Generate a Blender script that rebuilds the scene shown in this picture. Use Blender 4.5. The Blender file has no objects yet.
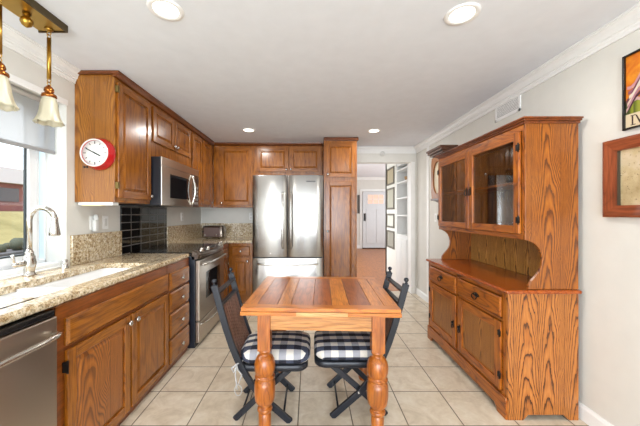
import bpy, bmesh, math, random
from mathutils import Matrix, Vector
random.seed(7)
sc = bpy.context.scene
COL = sc.collection
PI = math.pi

# ------------------------------------------------------------------ camera
CAM_H = 1.345
cam_d = bpy.data.cameras.new('camera'); cam = bpy.data.objects.new('camera', cam_d); COL.objects.link(cam)
cam.location = (0, 0, CAM_H); cam.rotation_euler = (PI/2, 0, 0)
cam_d.sensor_width = 36; cam_d.lens = 290/640*36; cam_d.shift_x = 10/640; cam_d.clip_start = 0.02
sc.camera = cam
# ------------------------------------------------------------------ world, light, exposure
sc.view_settings.view_transform = 'Standard'; sc.view_settings.look = 'None'
sc.view_settings.exposure = 0.0; sc.view_settings.gamma = 1.0
w = bpy.data.worlds.new('sky'); sc.world = w; w.use_nodes = True
nt = w.node_tree; bg = nt.nodes['Background']
bg.inputs[0].default_value = (0.86, 0.93, 1.0, 1); bg.inputs[1].default_value = 2.2

def area(name, loc, rot, sx, sy, power, color=(1, 1, 1), spread=PI):
    l = bpy.data.lights.new(name, 'AREA'); l.shape = 'RECTANGLE'; l.size = sx; l.size_y = sy
    l.energy = power; l.color = color; l.spread = spread
    o = bpy.data.objects.new(name, l); COL.objects.link(o); o.location = loc; o.rotation_euler = rot
    return o
# daylight through the patio opening behind the camera and the kitchen window
for px, pw, pe in ((-1.18, .62, 46), (-.30, .62, 46), (.28, .30, 22), (1.05, .55, 42)):      # the four bright panes of the patio doors
    area('patio_daylight', (px, -2.84, 1.2), (math.radians(90), 0, 0), pw, 2.1, pe*1.35, (0.86, 0.93, 1.0))
area('window_daylight', (-3.3, 1.35, 3.6), (0, math.radians(-38), 0), 1.6, 2.4, 260, (0.95, 0.98, 1.0))
area('far_room_fill', (3.9, 8.9, 1.5), (0, math.radians(90), 0), 1.8, 2.6, 55, (0.97, 0.98, 1.0))  # unseen fill lamp added to brighten the far room

area('hall_fill', (.36, 7.0, 1.2), (0, math.radians(-90), 0), 2.0, 3.0, 34, (.97, .98, 1.0))  # unseen fill lamp added for the hallway, in a gap in its left wall

# ------------------------------------------------------------------ materials
def S(h):
    h = h.lstrip('#'); c = [int(h[i:i+2], 16)/255 for i in (0, 2, 4)]
    return tuple((x/12.92 if x <= .04045 else ((x+.055)/1.055)**2.4) for x in c) + (1,)
MATS = {}
class N:
    def __init__(s, name):
        s.m = bpy.data.materials.new(name); s.m.use_nodes = True; s.t = s.m.node_tree
        s.b = s.t.nodes['Principled BSDF']
    def n(s, typ, **k):
        x = s.t.nodes.new(typ)
        for a, v in k.items(): setattr(x, a, v)
        return x
    def l(s, a, b): s.t.links.new(a, b)
    def coords(s, scale, rot=(0, 0, 0), loc=(0, 0, 0)):
        tc = s.n('ShaderNodeTexCoord'); mp = s.n('ShaderNodeMapping')
        mp.inputs['Scale'].default_value = scale; mp.inputs['Rotation'].default_value = rot; mp.inputs['Location'].default_value = loc
        s.l(tc.outputs['Object'], mp.inputs['Vector']); return mp.outputs[0]
    def noise(s, vec, scale, detail=3, rough=.5, dist=0):
        x = s.n('ShaderNodeTexNoise'); x.inputs['Scale'].default_value = scale; x.inputs['Detail'].default_value = detail
        x.inputs['Roughness'].default_value = rough; x.inputs['Distortion'].default_value = dist
        s.l(vec, x.inputs['Vector']); return x.outputs['Fac']
    def ramp(s, fac, stops, interp='LINEAR'):
        r = s.n('ShaderNodeValToRGB'); e = r.color_ramp.elements; r.color_ramp.interpolation = interp
        while len(e) < len(stops): e.new(.5)
        for el, (p, c) in zip(e, stops): el.position = p; el.color = c if len(c) == 4 else (*c, 1)
        s.l(fac, r.inputs[0]); return r.outputs[0]
    def mix(s, fac, a, b, mode='MIX'):
        x = s.n('ShaderNodeMix', data_type='RGBA', blend_type=mode)
        for i, v in ((0, fac), (6, a), (7, b)):
            if hasattr(v, 'is_output') or isinstance(v, bpy.types.NodeSocket): s.l(v, x.inputs[i])
            else: x.inputs[i].default_value = v
        return x.outputs[2]
    def math(s, op, a, b=None, c=None):
        x = s.n('ShaderNodeMath', operation=op)
        for i, v in enumerate((a, b, c)):
            if v is None: continue
            if isinstance(v, bpy.types.NodeSocket): s.l(v, x.inputs[i])
            else: x.inputs[i].default_value = v
        return x.outputs[0]
    def bump(s, h, strength=.2, dist=.002):
        x = s.n('ShaderNodeBump'); x.inputs['Strength'].default_value = strength; x.inputs['Distance'].default_value = dist
        s.l(h, x.inputs['Height']); s.l(x.outputs[0], s.b.inputs['Normal'])
    def set(s, **k):
        for a, v in k.items():
            a = a.replace('_', ' ')
            if isinstance(v, bpy.types.NodeSocket): s.l(v, s.b.inputs[a])
            else: s.b.inputs[a].default_value = v
        return s

def plain(name, col, rough=.5, metal=0, bump=0, **k):
    if name in MATS: return MATS[name]
    x = N(name); c = S(col)
    v = x.coords((1, 1, 1)); f = x.noise(v, 9, 3)
    lo = tuple(a*.94 for a in c[:3]) + (1,); hi = tuple(min(1, a*1.04) for a in c[:3]) + (1,)
    x.set(Base_Color=x.mix(f, lo, hi), Roughness=rough, Metallic=metal, **k)
    if bump: x.bump(x.noise(v, 260, 2), bump, .001)
    MATS[name] = x.m; return x.m

def wood(name, base, light, dark, axis='Z', rough=.32, figure=.55, fscale=1.0, line=.5, seed=0, coat=.3, lines_dark=None, stretch=1.0):
    """oak-like wood: cathedral figure elongated along the grain axis plus short pores"""
    key = name + '_' + axis
    if key in MATS: return MATS[key]
    x = N(key)
    g = .16*stretch
    sc_ = {'X': (g, 1, 1), 'Y': (1, g, 1), 'Z': (1, 1, g)}[axis]
    v = x.coords(tuple(a*9*fscale for a in sc_), loc=(seed*1.7, seed*2.3, seed*.9))
    n1 = x.noise(v, .55, 2, .5)
    wv = x.math('MULTIPLY', n1, 34.0)
    fr = x.math('PINGPONG', wv, 1.0)
    fine = x.coords(tuple({True: 7.0, False: 190.0}[a < .5] for a in sc_))
    pores = x.noise(fine, 1.0, 2, .6)
    med = x.noise(x.coords(tuple(a*26 for a in sc_)), 1.0, 4, .6)
    c1 = x.ramp(fr, [(0, S(dark)), (.16*line, S(dark)), (.16*line+.14, S(base)), (1, S(light))])
    c2 = x.ramp(med, [(.3, S(dark)), (.5, S(base)), (.75, S(light))])
    c = x.mix(figure, c2, c1)
    pm = x.ramp(pores, [(.36, (.42, .36, .30)), (.52, (1, 1, 1))])
    c = x.mix(.6, c, pm, 'MULTIPLY')
    x.set(Base_Color=c, Roughness=rough, Coat_Weight=coat*.6, Coat_Roughness=.18)
    x.bump(pores, .12, .0006)
    MATS[key] = x.m; return x.m

def cathedral(name, base, light, dark, u_axis=0, board=.17, rise=7.0, arch=42.0, width=.3, rough=.4, seed=0, coat=.2, amount=.9, noise_amt=.9, off=0.0, wob=1.8):
    """plain-sawn boards standing upright: nested arches in the middle of each board, straight grain at its edges"""
    if name in MATS: return MATS[name]
    x = N(name); tc = x.n('ShaderNodeTexCoord'); sp = x.n('ShaderNodeSeparateXYZ'); x.l(tc.outputs['Object'], sp.inputs[0])
    u = x.math('ADD', x.math('DIVIDE', sp.outputs[u_axis], board), 20.0+off)
    cell = x.math('FLOOR', u); fu = x.math('SUBTRACT', x.math('FRACT', u), .5)
    wn = x.n('ShaderNodeTexWhiteNoise', noise_dimensions='1D'); x.l(x.math('ADD', cell, float(seed)), wn.inputs['W'])
    big = x.noise(x.coords((5, 5, 2.2), loc=(seed, 0, 0)), 1.0, 2, .5)
    jag = x.noise(x.coords((60, 60, 9)), 1.0, 3, .6)
    fu = x.math('ADD', fu, x.math('MULTIPLY_ADD', wn.outputs['Value'], .3, -.15))
    fu = x.math('ADD', fu, x.math('MULTIPLY_ADD', big, .5, -.25))
    par = x.math('MULTIPLY', x.math('MULTIPLY', fu, fu), arch)
    f = x.math('ADD', x.math('MULTIPLY', sp.outputs[2], rise), par)
    f = x.math('ADD', f, x.math('MULTIPLY', wn.outputs['Value'], 3.7))
    f = x.math('ADD', f, x.math('MULTIPLY', jag, noise_amt)); f = x.math('ADD', f, x.math('MULTIPLY', big, wob))
    saw = x.math('FRACT', f)
    med = x.noise(x.coords((70, 70, 3)), 1.0, 3, .6)
    c1 = x.ramp(saw, [(0, S(base)), (.35, S(light)), (1-width, S(base)), (1-width*.45, S(dark)), (1, S(dark))])
    c2 = x.ramp(med, [(.3, S(dark)), (.48, S(base)), (.7, S(light))])
    pores = x.noise(x.coords((260, 260, 8)), 1.0, 2, .6)
    c = x.mix(x.ramp(pores, [(.38, (amount*.75,)*3), (.6, (amount,)*3)]), c2, c1)
    pm = x.ramp(pores, [(.36, (.5, .42, .35)), (.52, (1, 1, 1))]); c = x.mix(.5, c, pm, 'MULTIPLY')
    seam = x.math('LESS_THAN', x.math('PINGPONG', u, .5), .008)
    c = x.mix(x.math('MULTIPLY', seam, .7), c, S(dark))
    x.set(Base_Color=c, Roughness=rough, Coat_Weight=coat, Coat_Roughness=.2); x.bump(pores, .12, .0006)
    MATS[name] = x.m; return x.m

def cab(axis='Z', s=0): return wood('cabinet_oak%d' % s, '#90520f', '#ab6a1c', '#673708', axis, .26, .33, 1.0, .5, s, .45)
def cabside(axis='Z'): return cathedral('cabinet_side_oak', '#945a18', '#ac7226', '#6a3c0e', 0, .32, 6.0, 55.0, .4, .35, 3, .3, .75, .6)
def hut(axis='Z', s=0): return wood('hutch_oak%d' % s, '#a2540f', '#bd701c', '#552506', axis, .34, .5, 1.0, .5, s+1, .3)
def bold(axis='Z'): return cathedral('hutch_side_oak', '#ac6426', '#bf7936', '#401d06', 0, .165, 5.5, 18.0, .30, .4, 5, .2, 1.0, .9, .1, 5.0)
def bold_old(axis='Z'): return wood('hutch_side_oak', '#b26c2a', '#c58038', '#43200a', axis, .4, .96, .75, .5, 5, .2, stretch=2.0)
def knotty(axis='Z'): return cathedral('hutch_back_oak', '#b98238', '#cc9c52', '#4a2f12', 1, .139, 5.0, 30.0, .35, .45, 9, .15, .9, 1.4)
def tabw(i, axis='Y'):
    cols = [('#bc6c20', '#d08430', '#944c12'), ('#954b1c', '#aa602c', '#6e3410'), ('#b66c2a', '#c8823a', '#8c4c18'), ('#a25628', '#b66c38', '#7a4018'),
            ('#c47424', '#d68a30', '#a05a14'), ('#8a4416', '#9c5824', '#622c0a')][i]
    return wood('table_pine%d' % i, *cols, axis, .3, .4, 1.1, .5, i+2, .35)

def steel(name='stainless_steel', col='#bcb1a5', rough=.30, rot=.25):
    if name in MATS: return MATS[name]
    x = N(name)
    v = x.coords((2, 2, 260)); f = x.noise(v, 1.0, 3, .6)
    x.set(Base_Color=S(col), Metallic=1.0, Roughness=rough, Anisotropic=.7, Anisotropic_Rotation=rot)
    t = x.n('ShaderNodeTangent', direction_type='RADIAL', axis='Z'); x.l(t.outputs[0], x.b.inputs['Tangent'])
    MATS[name] = x.m; return x.m
def chrome(): return plain('brushed_nickel', '#c9c5be', .22, 1.0)
def granite():
    if 'granite' in MATS: return MATS['granite']
    x = N('granite'); v = x.coords((1, 1, 1))
    a = x.noise(v, 30, 5, .7, .6); b = x.noise(v, 62, 4, .75, .4); c = x.n('ShaderNodeTexVoronoi'); c.inputs['Scale'].default_value = 150; x.l(v, c.inputs['Vector'])
    c1 = x.ramp(a, [(.36, S('#6d5236')), (.44, S('#a98a60')), (.53, S('#d3c3a2')), (.66, S('#ebe4d4'))])
    c2 = x.ramp(b, [(.38, S('#33271e')), (.44, S('#9c7e58')), (.52, S('#cdb993')), (.62, S('#ece3d0'))])
    c3 = x.mix(.55, c1, c2)
    sp = x.ramp(c.outputs['Color'], [(.12, (.32, .25, .2)), (.2, (1, 1, 1))])
    x.set(Base_Color=x.mix(.75, c3, sp, 'MULTIPLY'), Roughness=.18, Coat_Weight=.3, Coat_Roughness=.05)
    MATS['granite'] = x.m; return x.m
def glass(name='clear_glass', tint=(1, 1, 1, 1), refl=1.0):
    if name in MATS: return MATS[name]
    x = N(name); t = x.t
    tr = x.n('ShaderNodeBsdfTransparent'); tr.inputs[0].default_value = tint
    gl = x.n('ShaderNodeBsdfGlossy'); gl.inputs['Roughness'].default_value = .02
    ge = x.n('ShaderNodeNewGeometry'); dt = x.n('ShaderNodeVectorMath', operation='DOT_PRODUCT'); x.l(ge.outputs['Normal'], dt.inputs[0]); x.l(ge.outputs['Incoming'], dt.inputs[1])
    fr = x.math('MULTIPLY_ADD', x.math('POWER', x.math('SUBTRACT', 1.0, x.math('ABSOLUTE', dt.outputs['Value'])), 5.0), .9, .045)
    mx = x.n('ShaderNodeMixShader'); x.l(x.math('MULTIPLY', fr, refl), mx.inputs[0]); x.l(tr.outputs[0], mx.inputs[1]); x.l(gl.outputs[0], mx.inputs[2])
    x.l(mx.outputs[0], t.nodes['Material Output'].inputs['Surface'])
    MATS[name] = x.m; return x.m
def emis(name, col, strength):
    if name in MATS: return MATS[name]
    x = N(name); x.set(Base_Color=S(col), Emission_Color=S(col), Emission_Strength=strength); MATS[name] = x.m; return x.m
def tile_floor():
    x = N('beige_floor_tile'); T = .351
    tc = x.n('ShaderNodeTexCoord'); sp = x.n('ShaderNodeSeparateXYZ'); x.l(tc.outputs['Object'], sp.inputs[0])
    ux = x.math('DIVIDE', x.math('SUBTRACT', sp.outputs[0], .975-.351*6), T); uy = x.math('DIVIDE', x.math('SUBTRACT', sp.outputs[1], 2.185-.351*9), T)
    ex = x.math('PINGPONG', ux, .5); ey = x.math('PINGPONG', uy, .5)
    e = x.math('MINIMUM', ex, ey)
    gr = x.math('LESS_THAN', e, .0105)
    cid = x.n('ShaderNodeCombineXYZ'); x.l(x.math('FLOOR', ux), cid.inputs[0]); x.l(x.math('FLOOR', uy), cid.inputs[1])
    wn = x.n('ShaderNodeTexWhiteNoise'); x.l(cid.outputs[0], wn.inputs['Vector'])
    v = x.coords((1, 1, 1)); a = x.noise(v, 7, 5, .65, .8); b = x.noise(v, 30, 3, .6)
    ca = x.ramp(a, [(.3, S('#c4b49c')), (.5, S('#d8cab4')), (.72, S('#e4dac8'))])
    cb = x.ramp(b, [(.35, (.9, .88, .86)), (.6, (1, 1, 1))])
    c = x.mix(.6, ca, cb, 'MULTIPLY')
    c = x.mix(x.math('MULTIPLY', wn.outputs['Value'], .16), c, S('#bba88e'))
    x.set(Base_Color=x.mix(gr, c, S('#75695a')), Roughness=x.math('MULTIPLY_ADD', gr, .4, .3))
    h = x.n('ShaderNodeMapRange'); h.inputs[1].default_value = .004; h.inputs[2].default_value = .018; x.l(e, h.inputs[0])
    x.bump(h.outputs[0], .5, .003)
    return x.m
def paint(name, col, rough=.6): return plain(name, col, rough, 0, .03)
WALL = paint('wall_paint', '#dcdad3'); CEIL = paint('ceiling_paint', '#e2e5ea', .8); TRIM = plain('white_trim', '#f0f0ee', .35)
BLACK = plain('black_enamel', '#121214', .25); IRON = plain('wrought_iron', '#201d1b', .45, .6)

# ------------------------------------------------------------------ mesh builder
class B:
    def __init__(s, M=None): s.bm = bmesh.new(); s.M = M or Matrix(); s.mi = 0; s.smooth = False
    def _v(s, p): return s.bm.verts.new(s.M @ Vector(p))
    def _f(s, vs, smooth=None):
        try: f = s.bm.faces.new(vs)
        except ValueError: return
        f.material_index = s.mi; f.smooth = s.smooth if smooth is None else smooth
    def box(s, x0, x1, y0, y1, z0, z1, ins=0):
        """ins: the z1 face is inset (a frustum)"""
        a = [s._v(p) for p in ((x0, y0, z0), (x1, y0, z0), (x1, y1, z0), (x0, y1, z0))]
        b = [s._v(p) for p in ((x0+ins, y0+ins, z1), (x1-ins, y0+ins, z1), (x1-ins, y1-ins, z1), (x0+ins, y1-ins, z1))]
        s._f(a[::-1]); s._f(b)
        for i in range(4): j = (i+1) % 4; s._f([a[i], a[j], b[j], b[i]])
        return s
    def prism(s, pts, axis, a, b, smooth=False):
        """2-D outline extruded along an axis; pts are the two other coordinates in xyz order"""
        def P(u, v, t): return {'x': (t, u, v), 'y': (u, t, v), 'z': (u, v, t)}[axis]
        A = [s._v(P(u, v, a)) for u, v in pts]; Bv = [s._v(P(u, v, b)) for u, v in pts]
        s._f(A, False); s._f(Bv[::-1], False); n = len(pts)
        for i in range(n): s._f([A[i], Bv[i], Bv[(i+1) % n], A[(i+1) % n]], smooth)
        return s
    def loft(s, rings, smooth=True, caps=True, closed=True):
        R = [[s._v(p) for p in r] for r in rings]; n = len(R[0])
        for a, b in zip(R, R[1:]):
            for i in range(n if closed else n-1): j = (i+1) % n; s._f([a[i], a[j], b[j], b[i]], smooth)
        if caps: s._f(R[0][::-1], False); s._f(R[-1], False)
        return s
    def lathe(s, prof, c=(0, 0, 0), axis='z', seg=20, caps=True):
        def P(r, h, t):
            u, v = r*math.cos(t), r*math.sin(t)
            return {'z': (c[0]+u, c[1]+v, c[2]+h), 'x': (c[0]+h, c[1]+u, c[2]+v), 'y': (c[0]+v, c[1]+h, c[2]+u)}[axis]
        return s.loft([[P(max(r, 1e-4), h, 2*PI*i/seg) for i in range(seg)] for r, h in prof], True, caps)
    def tube(s, pts, r, seg=10, caps=True, flat=None):
        """flat=(a,b): rectangular-ish bar section of half sizes a (sideways) and b"""
        pts = [Vector(p) for p in pts]; rings = []; n = len(pts); up = None
        for i, p in enumerate(pts):
            t = (pts[min(i+1, n-1)]-pts[max(i-1, 0)]).normalized()
            if up is None:
                up = Vector((0, 1, 0)) if abs(t.y) < .9 else Vector((0, 0, 1))
            side = t.cross(up).normalized(); up2 = side.cross(t).normalized(); up = up2
            rr = r[i] if isinstance(r, (list, tuple)) else r
            if flat:
                a, b = flat; q = [(b, a), (-b, a), (-b, -a), (b, -a)]
                rings.append([p+side*u+up2*v for u, v in q])
            else: rings.append([p+side*math.cos(2*PI*k/seg)*rr+up2*math.sin(2*PI*k/seg)*rr for k in range(seg)])
        return s.loft(rings, not flat, caps)
    def rr_loft(s, levels, cx=0, cy=0, seg=6, smooth=True, caps=True):
        """stack of rounded rectangles: (half x, half y, corner radius, z)"""
        rings = []
        for hx, hy, r, z in levels:
            ring = []; r = min(r, hx-1e-4, hy-1e-4)
            for qx, qy, a0 in ((1, 1, 0), (-1, 1, 90), (-1, -1, 180), (1, -1, 270)):
                for k in range(seg+1):
                    a = math.radians(a0+90*k/seg)
                    ring.append((cx+qx*(hx-r)+r*math.cos(a), cy+qy*(hy-r)+r*math.sin(a), z))
            rings.append(ring)
        return s.loft(rings, smooth, caps)
    def sphere(s, c, r, seg=14, sz=1.0):
        return s.lathe([(r*math.sin(PI*i/8), -r*sz*math.cos(PI*i/8)) for i in range(9)], c, 'z', seg)

def frame(o, kind):
    """local (width, height, outward) axes for a face looking +x, -x or -y"""
    U, V, W = {'+x': ((0, 1, 0), (0, 0, 1), (1, 0, 0)), '-x': ((0, -1, 0), (0, 0, 1), (-1, 0, 0)), '-y': ((1, 0, 0), (0, 0, 1), (0, -1, 0))}[kind]
    m = Matrix.Identity(4)
    for i, a in enumerate((U, V, W)):
        for j in range(3): m[j][i] = a[j]
    for j in range(3): m[j][3] = o[j]
    return m

def tag(o, label=None, cat=None, group=None, kind=None):
    if label: o['label'] = label
    if cat: o['category'] = cat
    if group: o['group'] = group
    if kind: o['kind'] = kind
    return o
def thing(name, label, cat, loc=(0, 0, 0), rz=0, group=None):
    o = bpy.data.objects.new(name, None); COL.objects.link(o); o.empty_display_size = .1
    o.location = loc; o.rotation_euler = (0, 0, rz); return tag(o, label, cat, group)
def root_loc(p):
    v = Vector((0, 0, 0))
    while p: v += p.location; p = p.parent
    return v
def obj(name, b, mats, parent=None, bevel=0, world=True, label=None, loc=None):
    """world=True: the builder's coordinates are world ones; the mesh is moved to its own origin"""
    bm = b.bm; bmesh.ops.recalc_face_normals(bm, faces=bm.faces)
    if world:
        if parent is None:
            if loc is not None: bmesh.ops.translate(bm, verts=bm.verts, vec=-Vector(loc))
        else: bmesh.ops.translate(bm, verts=bm.verts, vec=-root_loc(parent))
    me = bpy.data.meshes.new(name); bm.to_mesh(me); bm.free()
    for m in (mats if isinstance(mats, (list, tuple)) else [mats]): me.materials.append(m)
    o = bpy.data.objects.new(name, me); COL.objects.link(o); o.parent = parent
    if parent is None and loc is not None: o.location = loc
    if bevel:
        md = o.modifiers.new('edge', 'BEVEL'); md.width = bevel; md.segments = 2; md.limit_method = 'ANGLE'; md.angle_limit = math.radians(40)
    if label: o['label'] = label
    return o
def struct(name, b, m, parent=None, bevel=0): o = obj(name, b, m, parent, bevel); o['kind'] = 'structure'; return o
def boxes(*bs):
    b = B()
    for x in bs: b.box(*x)
    return b

# ================================================================== the room
L, R, BK, RR, H = -1.82, 1.78, 4.85, -2.9, 2.44
struct('floor', boxes((L-.2, R+.2, RR-.2, 4.99, -.05, 0)), tile_floor())
HW = wood('hall_floor_oak', '#a8601e', '#be762e', '#864612', 'Y', .35, .3, 1.2, .5, 4, .2)
struct('floor', boxes((.2, 4.2, 4.99, 11.2, -.05, 0)), HW)
struct('ceiling', boxes((L-.2, R+.2, RR-.2, BK+.12, H, H+.1)), CEIL)
struct('ceiling', boxes((.2, 4.2, BK+.12, 11.2, 2.7, 2.8)), CEIL)
WY0, WY1, WZ0, WZ1 = .72, 2.167, .955, 2.157           # window opening
struct('wall_left', boxes((L-.2, L, RR-.2, WY0, 0, H), (L-.2, L, WY1, BK+.12, 0, H), (L-.2, L, WY0, WY1, 0, WZ0), (L-.2, L, WY0, WY1, WZ1, H)), WALL)
struct('wall_right', boxes((R, R+.15, RR-.2, BK+.12, 0, H)), WALL)
DX0, DX1, DZ = .74, 1.70, 2.19
struct('wall_back', boxes((L, DX0, BK, BK+.12, 0, H), (DX1, R, BK, BK+.12, 0, H), (DX0, DX1, BK, BK+.12, DZ, H)), WALL)
# wall behind the camera with a wide patio opening
struct('wall_rear', boxes((L, -1.6, RR-.12, RR, 0, H), (1.4, R, RR-.12, RR, 0, H), (-1.6, 1.4, RR-.12, RR, 2.36, H), (-.85, -.63, RR-.12, RR, 0, 2.36), (.45, .75, RR-.12, RR, 0, 2.36)), WALL)
# hallway beyond the doorway
struct('wall_hall_left', boxes((.35, .45, BK+.12, 5.4, 0, 2.7), (.35, .45, 8.6, 11.0, 0, 2.7), (.35, .45, 5.4, 8.6, 2.2, 2.7)), WALL)
struct('wall_hall_end', boxes((.35, 4.1, 11.0, 11.1, 0, 2.7)), WALL)
struct('wall_hall_right', boxes((4.0, 4.1, 6.45, 11.0, 0, 2.7), (1.68, 1.78, 5.66, 6.45, 0, 2.7), (1.68, 4.1, 6.35, 6.45, 0, 2.7), (1.68, 2.0, 4.97, 5.66, 2.3, 2.7)), WALL)
# crown moulding
def crown_prof(s): return [(0, H), (s*.068, H), (s*.068, H-.010), (s*.060, H-.012), (s*.060, H-.018), (s*.048, H-.024), (s*.036, H-.038), (s*.030, H-.056), (s*.030, H-.062), (s*.020, H-.066), (s*.020, H-.078), (s*.014, H-.084), (s*.014, H-.10), (0, H-.10)]
struct('trim_crown_left', B().prism([(L+a, z) for a, z in crown_prof(1)], 'y', RR, 2.235), TRIM)
struct('trim_crown_right', B().prism([(R+a, z) for a, z in crown_prof(-1)], 'y', RR, BK), TRIM)
struct('trim_crown_back', B().prism([(BK+a, z) for a, z in crown_prof(-1)], 'x', .70, R), TRIM)
b = B().prism([(11.0+a, z+.26) for a, z in crown_prof(-1)], 'x', .45, 4.0)
struct('trim_crown_hall', b, TRIM)
def base_prof(s, hgt=.1): return [(0, 0), (s*.016, 0), (s*.016, hgt-.02), (s*.008, hgt), (0, hgt)]
struct('baseboard_right', B().prism([(R+a, z) for a, z in base_prof(-1)], 'y', RR, BK), TRIM)
struct('baseboard_back', B().prism([(BK+a, z) for a, z in base_prof(-1, .12)], 'x', DX1+.06, R-.01), TRIM)
struct('baseboard_hall', B().prism([(11.0+a, z) for a, z in base_prof(-1, .12)], 'x', .45, 1.93), TRIM)
# plain corner casing beside the doorway and along the right wall
struct('trim_doorway', boxes((DX1-.015, DX1+.05, BK-.012, BK+.13, 0, DZ+.01)), TRIM, bevel=.003)
struct('trim_corner', boxes((R-.012, R, 4.33, 4.40, .1, H-.09)), TRIM, bevel=.003)

# hall front door
d = boxes((1.90, 3.05, 10.97, 10.995, 2.16, 2.25), (1.90, 1.98, 10.97, 10.995, 0, 2.16), (2.97, 3.05, 10.97, 10.995, 0, 2.16))
door = struct('door_1', boxes((1.99, 2.96, 10.93, 10.97, .03, 1.70), (1.99, 2.96, 10.93, 10.97, 2.03, 2.15), (1.99, 2.16, 10.93, 10.97, 1.70, 2.03), (2.79, 2.96, 10.93, 10.97, 1.70, 2.03),
                               (2.12, 2.44, 10.915, 10.93, .2, 1.5), (2.51, 2.83, 10.915, 10.93, .2, 1.5)), plain('front_door_white', '#d4d7da', .4), bevel=.004)
obj('door_frame', d, TRIM, door)
obj('door_pane', boxes((2.16, 2.79, 10.94, 10.95, 1.70, 2.03)), emis('door_light_glass', '#e0b4a0', .55), door, label='pinkish glass lights of the door')  # glow set in the glass in place of light from outside
g = B()
for x in (2.16, 2.36, 2.575, 2.765): g.box(x, x+.025, 10.925, 10.965, 1.70, 2.03)
g.box(2.16, 2.79, 10.925, 10.965, 1.855, 1.88)
obj('glazing_bar', g, TRIM, door)
obj('door_handle', boxes((2.03, 2.09, 10.88, 10.93, 1.05, 1.33), (2.045, 2.075, 10.85, 10.9, 1.08, 1.28)), BLACK, door, .005, label='black handle plate')
obj('threshold', boxes((1.98, 2.97, 10.9, 10.98, 0, .035)), plain('dark_threshold', '#3a2418', .5), door)

# kitchen window
XW = -2.0
wf = B()
wf.box(XW-.03, XW+.03, WY0, WY1, WZ0, WZ0+.05); wf.box(XW-.03, XW+.03, WY0, WY1, WZ1-.05, WZ1); wf.box(XW-.03, XW+.03, WY0, WY0+.05, WZ0, WZ1); wf.box(XW-.03, XW+.03, WY1-.012, WY1, WZ0, WZ1)
VINYL = plain('window_vinyl', '#e4e6e8', .35)
win = struct('window_1', wf, VINYL, bevel=.004)
obj('sash_frame', boxes((XW+.005, XW+.045, 2.018, 2.078, WZ0+.045, WZ1-.05), (XW+.005, XW+.04, WY0+.05, 2.02, WZ0+.045, WZ0+.10), (XW-.02, XW+.03, 2.096, 2.112, WZ0+.045, WZ1-.05)), VINYL, win, .003)
obj('gasket', boxes((XW+.015, XW+.028, 2.008, 2.018, WZ0+.10, WZ1-.05), (XW+.008, XW+.042, WY0+.05, 2.0, WZ0+.098, WZ0+.108)), plain('dark_gasket', '#2c3436', .5), win)
obj('pane', boxes((XW+.02, XW+.024, WY0+.05, 2.0, WZ0+.1, WZ1-.05)), glass('window_glass'), win)
obj('pane', boxes((XW-.012, XW-.008, 2.11, WY1-.01, WZ0+.05, WZ1-.05)), glass('window_glass_blue', (.72, .84, .95, 1)), win)
obj('window_sill', boxes((XW+.03, L-.045, WY0, WY1, WZ0-.01, WZ0+.025)), TRIM, win, .003)
cs = boxes((L, L+.014, WY0-.07, WY1, WZ1-.012, WZ1+.03))
obj('window_casing', cs, TRIM, win, .003)

# outdoors
GR = N('dry_grass'); v = GR.coords((1, 1, 1)); GR.set(Base_Color=GR.ramp(GR.noise(v, .6, 5, .65), [(.3, S('#8d8452')), (.55, S('#b7a873')), (.75, S('#9a9866'))]), Roughness=.9)
gb = B(); gb.prism([(-2.3, -.3), (-6, -.3), (-9.5, 1.35), (-30, 1.75), (-30, -.6), (-2.3, -.6)], 'y', -6, 34)
struct('ground', gb, GR.m)
ho = thing('neighbouring_house', 'low dark red house with a pale roof on the dry grass slope outside the window', 'house', (-17, 13, 1.5))
obj('wall', boxes((-20, -13.4, 8.5, 19, 1.3, 2.75)), plain('red_siding', '#8c5a58', .8), ho)
obj('roof', B().prism([(-21, 2.65), (-17, 3.9), (-13, 2.65)], 'y', 8, 19.5), plain('pale_roof', '#b4aca6', .9), ho)
for y in (9.6, 12.2, 15.5): obj('window', boxes((-13.4, -13.34, y, y+1.1, 1.85, 2.45)), plain('dark_window', '#4a4c52', .2), ho)
pl = thing('outdoor_planter', 'dark low planter box on the ground outside the kitchen window', 'planter', (-3.0, 2.6, -.3))
obj('box', boxes((-3.35, -2.75, 1.2, 3.4, -.3, .98)), plain('dark_planter', '#47474a', .7), pl, .01)
hb = B()
for i in range(46):
    hb.sphere((-3.05+random.uniform(-.22, .22), random.uniform(1.3, 3.3), .99+random.uniform(0, .05)), random.uniform(.04, .075), 7)
obj('shrub', hb, plain('dark_leaves', '#3f4436', .8), pl)

# roller shade
rs = thing('roller_shade', 'pale grey translucent roller shade pulled halfway down the kitchen window', 'roller shade', (-1.885, 1.45, 2.12))
SH = N('shade_fabric'); v = SH.coords((1, 900, 900)); SH.set(Base_Color=S('#b9b9b9'), Roughness=.8)
tr = SH.n('ShaderNodeBsdfTranslucent'); tr.inputs[0].default_value = S('#c4c6c8'); tp = SH.n('ShaderNodeBsdfTransparent')
m1 = SH.n('ShaderNodeMixShader'); m1.inputs[0].default_value = .5; SH.l(SH.b.outputs[0], m1.inputs[1]); SH.l(tr.outputs[0], m1.inputs[2])
m2 = SH.n('ShaderNodeMixShader'); m2.inputs[0].default_value = .34; SH.l(m1.outputs[0], m2.inputs[1]); SH.l(tp.outputs[0], m2.inputs[2])
SH.l(m2.outputs[0], SH.t.nodes['Material Output'].inputs['Surface'])
obj('shade_cloth', boxes((-1.886, -1.884, WY0+.03, 2.14, 1.80, 2.12)), SH.m, rs)
obj('bottom_bar', boxes((-1.893, -1.877, WY0+.03, 2.14, 1.775, 1.80)), plain('shade_bar', '#9a9b9c', .5), rs, .003)
obj('roller', B().lathe([(.018, WY0+.02), (.018, 2.15)], (-1.885, 0, 2.135), 'y'), plain('shade_roller', '#d6d6d4', .5), rs)

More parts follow.
